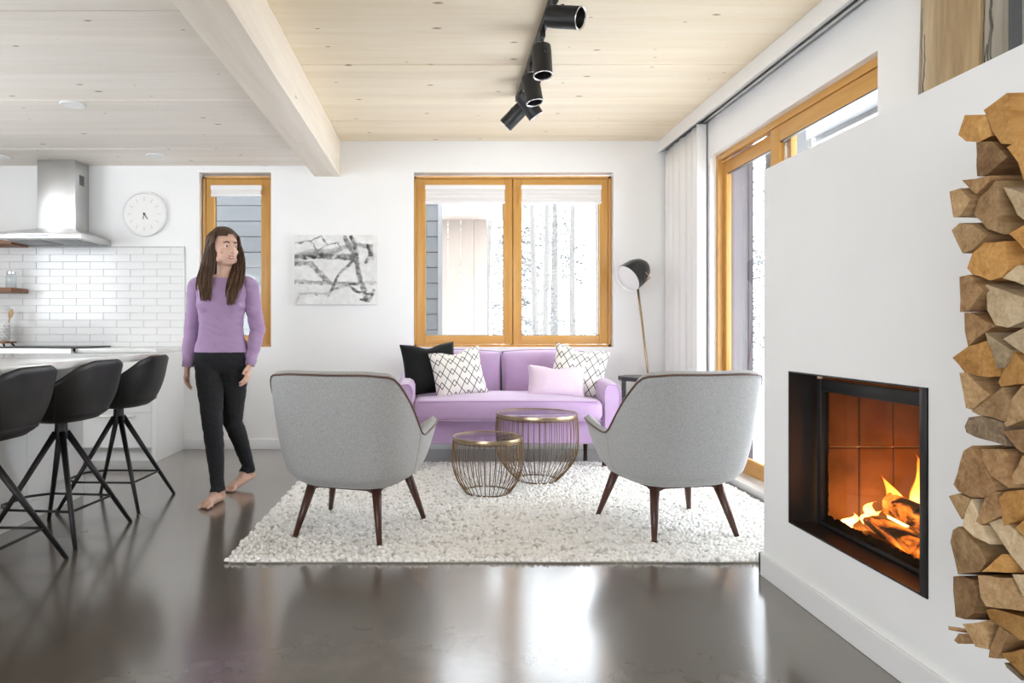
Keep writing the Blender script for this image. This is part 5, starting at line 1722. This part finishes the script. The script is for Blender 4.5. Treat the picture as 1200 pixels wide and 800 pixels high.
    for v in bm.verts:
        d = v.co - capc; f, x_ = d.dot(fwd), d.dot(rgt)
        if f > .022 and d.z < .040 - .30 * abs(x_ - .01): dele.append(v)
        elif d.z < -.085: dele.append(v)
    bmesh.ops.delete(bm, geom=dele, context='VERTS')
    def crspline(ps, n):
        out = []
        for i in range(n + 1):
            f = i / n * (len(ps) - 1); k = min(int(f), len(ps) - 2); a = f - k
            p0, p1, p2, p3 = ps[max(0, k - 1)], ps[k], ps[k + 1], ps[min(len(ps) - 1, k + 2)]
            out.append(.5 * ((2 * p1) + (-p0 + p2) * a + (2 * p0 - 5 * p1 + 4 * p2 - p3) * a * a + (-p0 + 3 * p1 - 3 * p2 + p3) * a ** 3))
        return out
    groups = [  # centre line of each fall of hair, spread, strands, root azimuth range (from the back of the head)
        ([Vector((.092, .045, 1.575)), Vector((.104, .020, 1.475)), Vector((.112, -.070, 1.385)), Vector((.104, -.128, 1.295)), Vector((.098, -.128, 1.20))], .036, 190, (25, 118)),
        ([Vector((-.052, -.060, 1.575)), Vector((-.068, -.072, 1.475)), Vector((-.074, -.108, 1.390)), Vector((-.070, -.130, 1.310)), Vector((-.064, -.130, 1.235))], .036, 190, (-118, -35)),
        ([Vector((-.055, .060, 1.56)), Vector((-.070, .070, 1.45)), Vector((-.080, .090, 1.37)), Vector((-.075, .112, 1.30)), Vector((-.07, .118, 1.25))], .050, 150, (-75, 40)),
    ]
    for path, spread, cnt, (a0, a1) in groups:
        for i in range(cnt):
            az = radians(rr.uniform(a0, a1)); el = rr.uniform(-.15, 1.25)
            dirv = (-fwd * cos(az) + rgt * sin(az))
            root = capc + dirv * (.092 * cos(el)) + up * (.106 * sin(el))
            th, rd = rr.uniform(0, 2 * pi), sqrt(rr.random()) * spread
            wv = rr.uniform(0, 6); amp = rr.uniform(.002, .007)
            n_ = len(path); endk = rr.uniform(.72, 1.0)
            pts = [root, capc + dirv * .103 + up * (-.01 + .045 * max(0, sin(el)))]
            for k, c_ in enumerate(path):
                sp_ = (.75, .95, 1.15, 1.0, .62)[k]
                pts.append(c_ + Vector((cos(th) * rd * sp_ * 1.25, sin(th) * rd * sp_ * .55, rr.uniform(-.012, .012))) + Vector((amp * sin(wv + k * 1.9), 0, 0)))
            sm = crspline(pts, 15); sm = sm[:max(9, int(len(sm) * endk))]
            m_ = len(sm) - 1; r0 = rr.uniform(.0035, .0062)
            tube(bm, sm, [r0 * (1 - .75 * (q_ / m_) ** 3) for q_ in range(m_ + 1)], 5)
    obj('hair', bm, M['hair'], t, smooth=True)
woman()

# ------------------------------------------------------------------ outside: porch, siding, snow, trees
def planked_wall(name, label, x0, x1, y, z0, z1, pitch, m, joint=.008):
    t = thing(name, label, 'facade', ((x0 + x1) / 2, y, z0))
    cx = (x0 + x1) / 2
    b = box('backing', x0, x1, y + .02, y + .10, z0, z1, M['sidingjoint'], t); b.location = (-cx, -y, -z0)
    k = 0; z = z0
    me = None
    bm = bmesh.new(); bx(bm, -(x1 - x0) / 2, (x1 - x0) / 2, 0, .022, 0, pitch - joint)
    bmesh.ops.recalc_face_normals(bm, faces=list(bm.faces))
    me = bpy.data.meshes.new('plank'); bm.to_mesh(me); bm.free(); me.materials.append(m)
    while z + pitch < z1 + .01:
        o = bpy.data.objects.new('plank', me); C.objects.link(o); o.parent = t; o.location = (0, 0, z - z0); z += pitch
    return t
planked_wall('siding_wall', 'grey horizontal plank siding of the neighbouring wing seen through the slim window', -3.4, .012, 7.55, -.3, 3.2, .1715, M['siding'])
box('corner_board', (.012 + 3.4) / 2 - .02 - .0, (.012 + 3.4) / 2 + .03, -.01, .10, 0, 3.5, M['soffit'], bpy.data.objects['siding_wall'])
t = thing('porch_wall', 'pale timber porch wall beyond the grey siding corner', 'facade', (.35, 9.4, -.3))
for i in range(4):
    box('panel', -.40 + i * .18, -.40 + (i + 1) * .18 - .004, 0, .08, 0, 3.0, M['porchwood'], t)
t = thing('porch_soffit', 'pale timber porch ceiling with a flush downlight', 'facade', (.4, 8.5, 2.58))
box('boarding', -.5, .55, -.92, .95, 0, .06, M['porchwood'], t)
bm = bmesh.new(); ngon_lathe(bm, [(.07, -.001), (.07, -.012), (.05, -.015)], 24, c=(.05, .3, 0)); obj('downlight', bm, M['white'], t, auto=40)
# side porch outside the glass door
t = thing('cladding_fin', 'lilac-grey battened corner cladding just outside the glass door', 'facade', (2.40, 5.27, -.1))
box('board', -.06, .03, 0, .25, 0, 2.75, M['lilacwall'], t)
for i in range(2): box('batten', -.055 + i * .045, -.04 + i * .045, -.012, 0, 0, 2.75, M['lilacwall'], t)
t = thing('porch_canopy', 'dark grey canopy over the terrace outside the glass door', 'canopy', (2.78, 4.2, 2.70))
box('deck_board', -.43, .42, -2.2, 1.6, .0, .12, M['soffit'], t)
box('fascia', .42, .45, -2.2, 1.6, -.04, .14, M['soffit'], t)
box('post', -.30, -.10, .78, .98, -2.80, 0, M['soffit'], t)
g = box('snow_field', -40, 60, BW + .3, 90, -.42, -.30, M['snow']); g.name = 'snow_ground'
tag(g, 'flat white snow covering the ground outside the windows', 'snow', kind='stuff')
g2 = box('snow_terrace', 2.34, 60, -12, BW + .3, -.42, -.10, M['snow'])
tag(g2, 'white snow lying on the terrace outside the glass door', 'snow', kind='stuff')

def mk_bough():
    s = NT('frosted_bough')
    v = s.coord('Object'); n = s.noise(v, 7, 4, .7)
    s.set(Base_Color=s.ramp(n, [(.36, (.06, .063, .062)), (.55, (.13, .135, .135)), (.72, (.4, .41, .42))]), Roughness=.9)
    return s.m
M['bough'] = mk_bough()
M['trunk'] = wood('pale_birch_bark', (.165, .152, .140), (.10, .092, .085), 'Z', 6, .8)
def conifer(x, y, h, rad, seed, label):
    rr = random.Random(seed)
    t = thing('conifer', label, 'tree', (x, y, -.3), 0, 'trees outside the windows')
    bm = bmesh.new(); tube(bm, [(0, 0, 0), (.02, 0, h * .5), (0, 0, h)], [.13, .08, .01], 8); obj('trunk', bm, M['trunk'], t, smooth=True)
    bm = bmesh.new()
    nt = int(h * 8)
    for i in range(nt):
        f = i / nt; z = 1.15 + (h - 1.25) * f; L = rad * (1 - f) ** .8 + .12
        for j in range(6):
            a = rr.uniform(0, 2 * pi); l = L * rr.uniform(.55, 1.1)
            d = Vector((cos(a), sin(a), 0)); sdv = Vector((-sin(a), cos(a), 0))
            p0 = Vector((0, 0, z)); p2 = p0 + d * l + Vector((0, 0, -.28 * l))
            for kk in range(int(8 + 14 * l)):
                g_ = rr.uniform(.15, 1); pp = p0.lerp(p2, g_); w_ = (1.15 - g_) * .30 * l
                e = pp + sdv * rr.uniform(-1, 1) * w_ + d * rr.uniform(0, .12) + Vector((0, 0, rr.uniform(-.10, .02)))
                ln = rr.uniform(.04, .10)
                bm.faces.new([bm.verts.new(e), bm.verts.new(e + sdv * ln * .5 + Vector((0, 0, -.03))), bm.verts.new(e + d * ln + Vector((0, 0, -.05)))])
    o = obj('boughs', bm, M['bough'], t); o['kind'] = 'stuff'
conifer(1.65, 15.2, 7.0, 1.3, 1, 'frosted conifer standing nearest beyond the right-hand window pane')
conifer(3.3, 19.5, 9.0, 1.7, 2, 'tall frosted conifer behind the slender pale trunks')
conifer(.5, 21.5, 8.0, 1.5, 3, 'frosted conifer beside the porch wall seen through the window')
conifer(6.6, 12.2, 7.0, 1.8, 4, 'frosted conifer seen through the sliding glass door')
conifer(8.6, 17.0, 9.0, 2.0, 5, 'tall frosted conifer far out in the snow')
def trunk(x, y, h, r, seed, lean):
    rr = random.Random(seed)
    t = thing('birch_tree', 'slender bare pale tree trunk in the snow outside the window', 'tree', (x, y, -.3), 0, 'slender bare trees outside the window')
    bm = bmesh.new(); pts = [(lean * f * h + .04 * sin(f * 5 + seed), .0, h * f) for f in [i / 8 for i in range(9)]]
    tube(bm, pts, [r * (1 - .6 * i / 8) for i in range(9)], 8); obj('trunk', bm, M['trunk'], t, smooth=True)
    bm = bmesh.new()
    for i in range(26):
        f = rr.uniform(.15, .95); z = h * f; a = rr.uniform(0, 2 * pi); L = rr.uniform(.3, .9)
        p = Vector((lean * z, 0, z)); tube(bm, [p, p + Vector((cos(a), sin(a), .35)) * L * .5, p + Vector((cos(a), sin(a), .5)) * L], [.014, .009, .003], 4)
    obj('twigs', bm, M['trunk'], t)
for i, (x, y, r, ln) in enumerate(((1.02, 10.5, .045, .015), (1.62, 11.6, .06, -.01), (2.35, 10.1, .05, .01), (2.62, 13.2, .07, .0), (.92, 12.8, .06, .01), (2.02, 12.8, .07, -.005), (4.5, 10.2, .06, .01), (3.9, 12.6, .07, 0))):
    trunk(x, y, 7.5, r, i, ln)
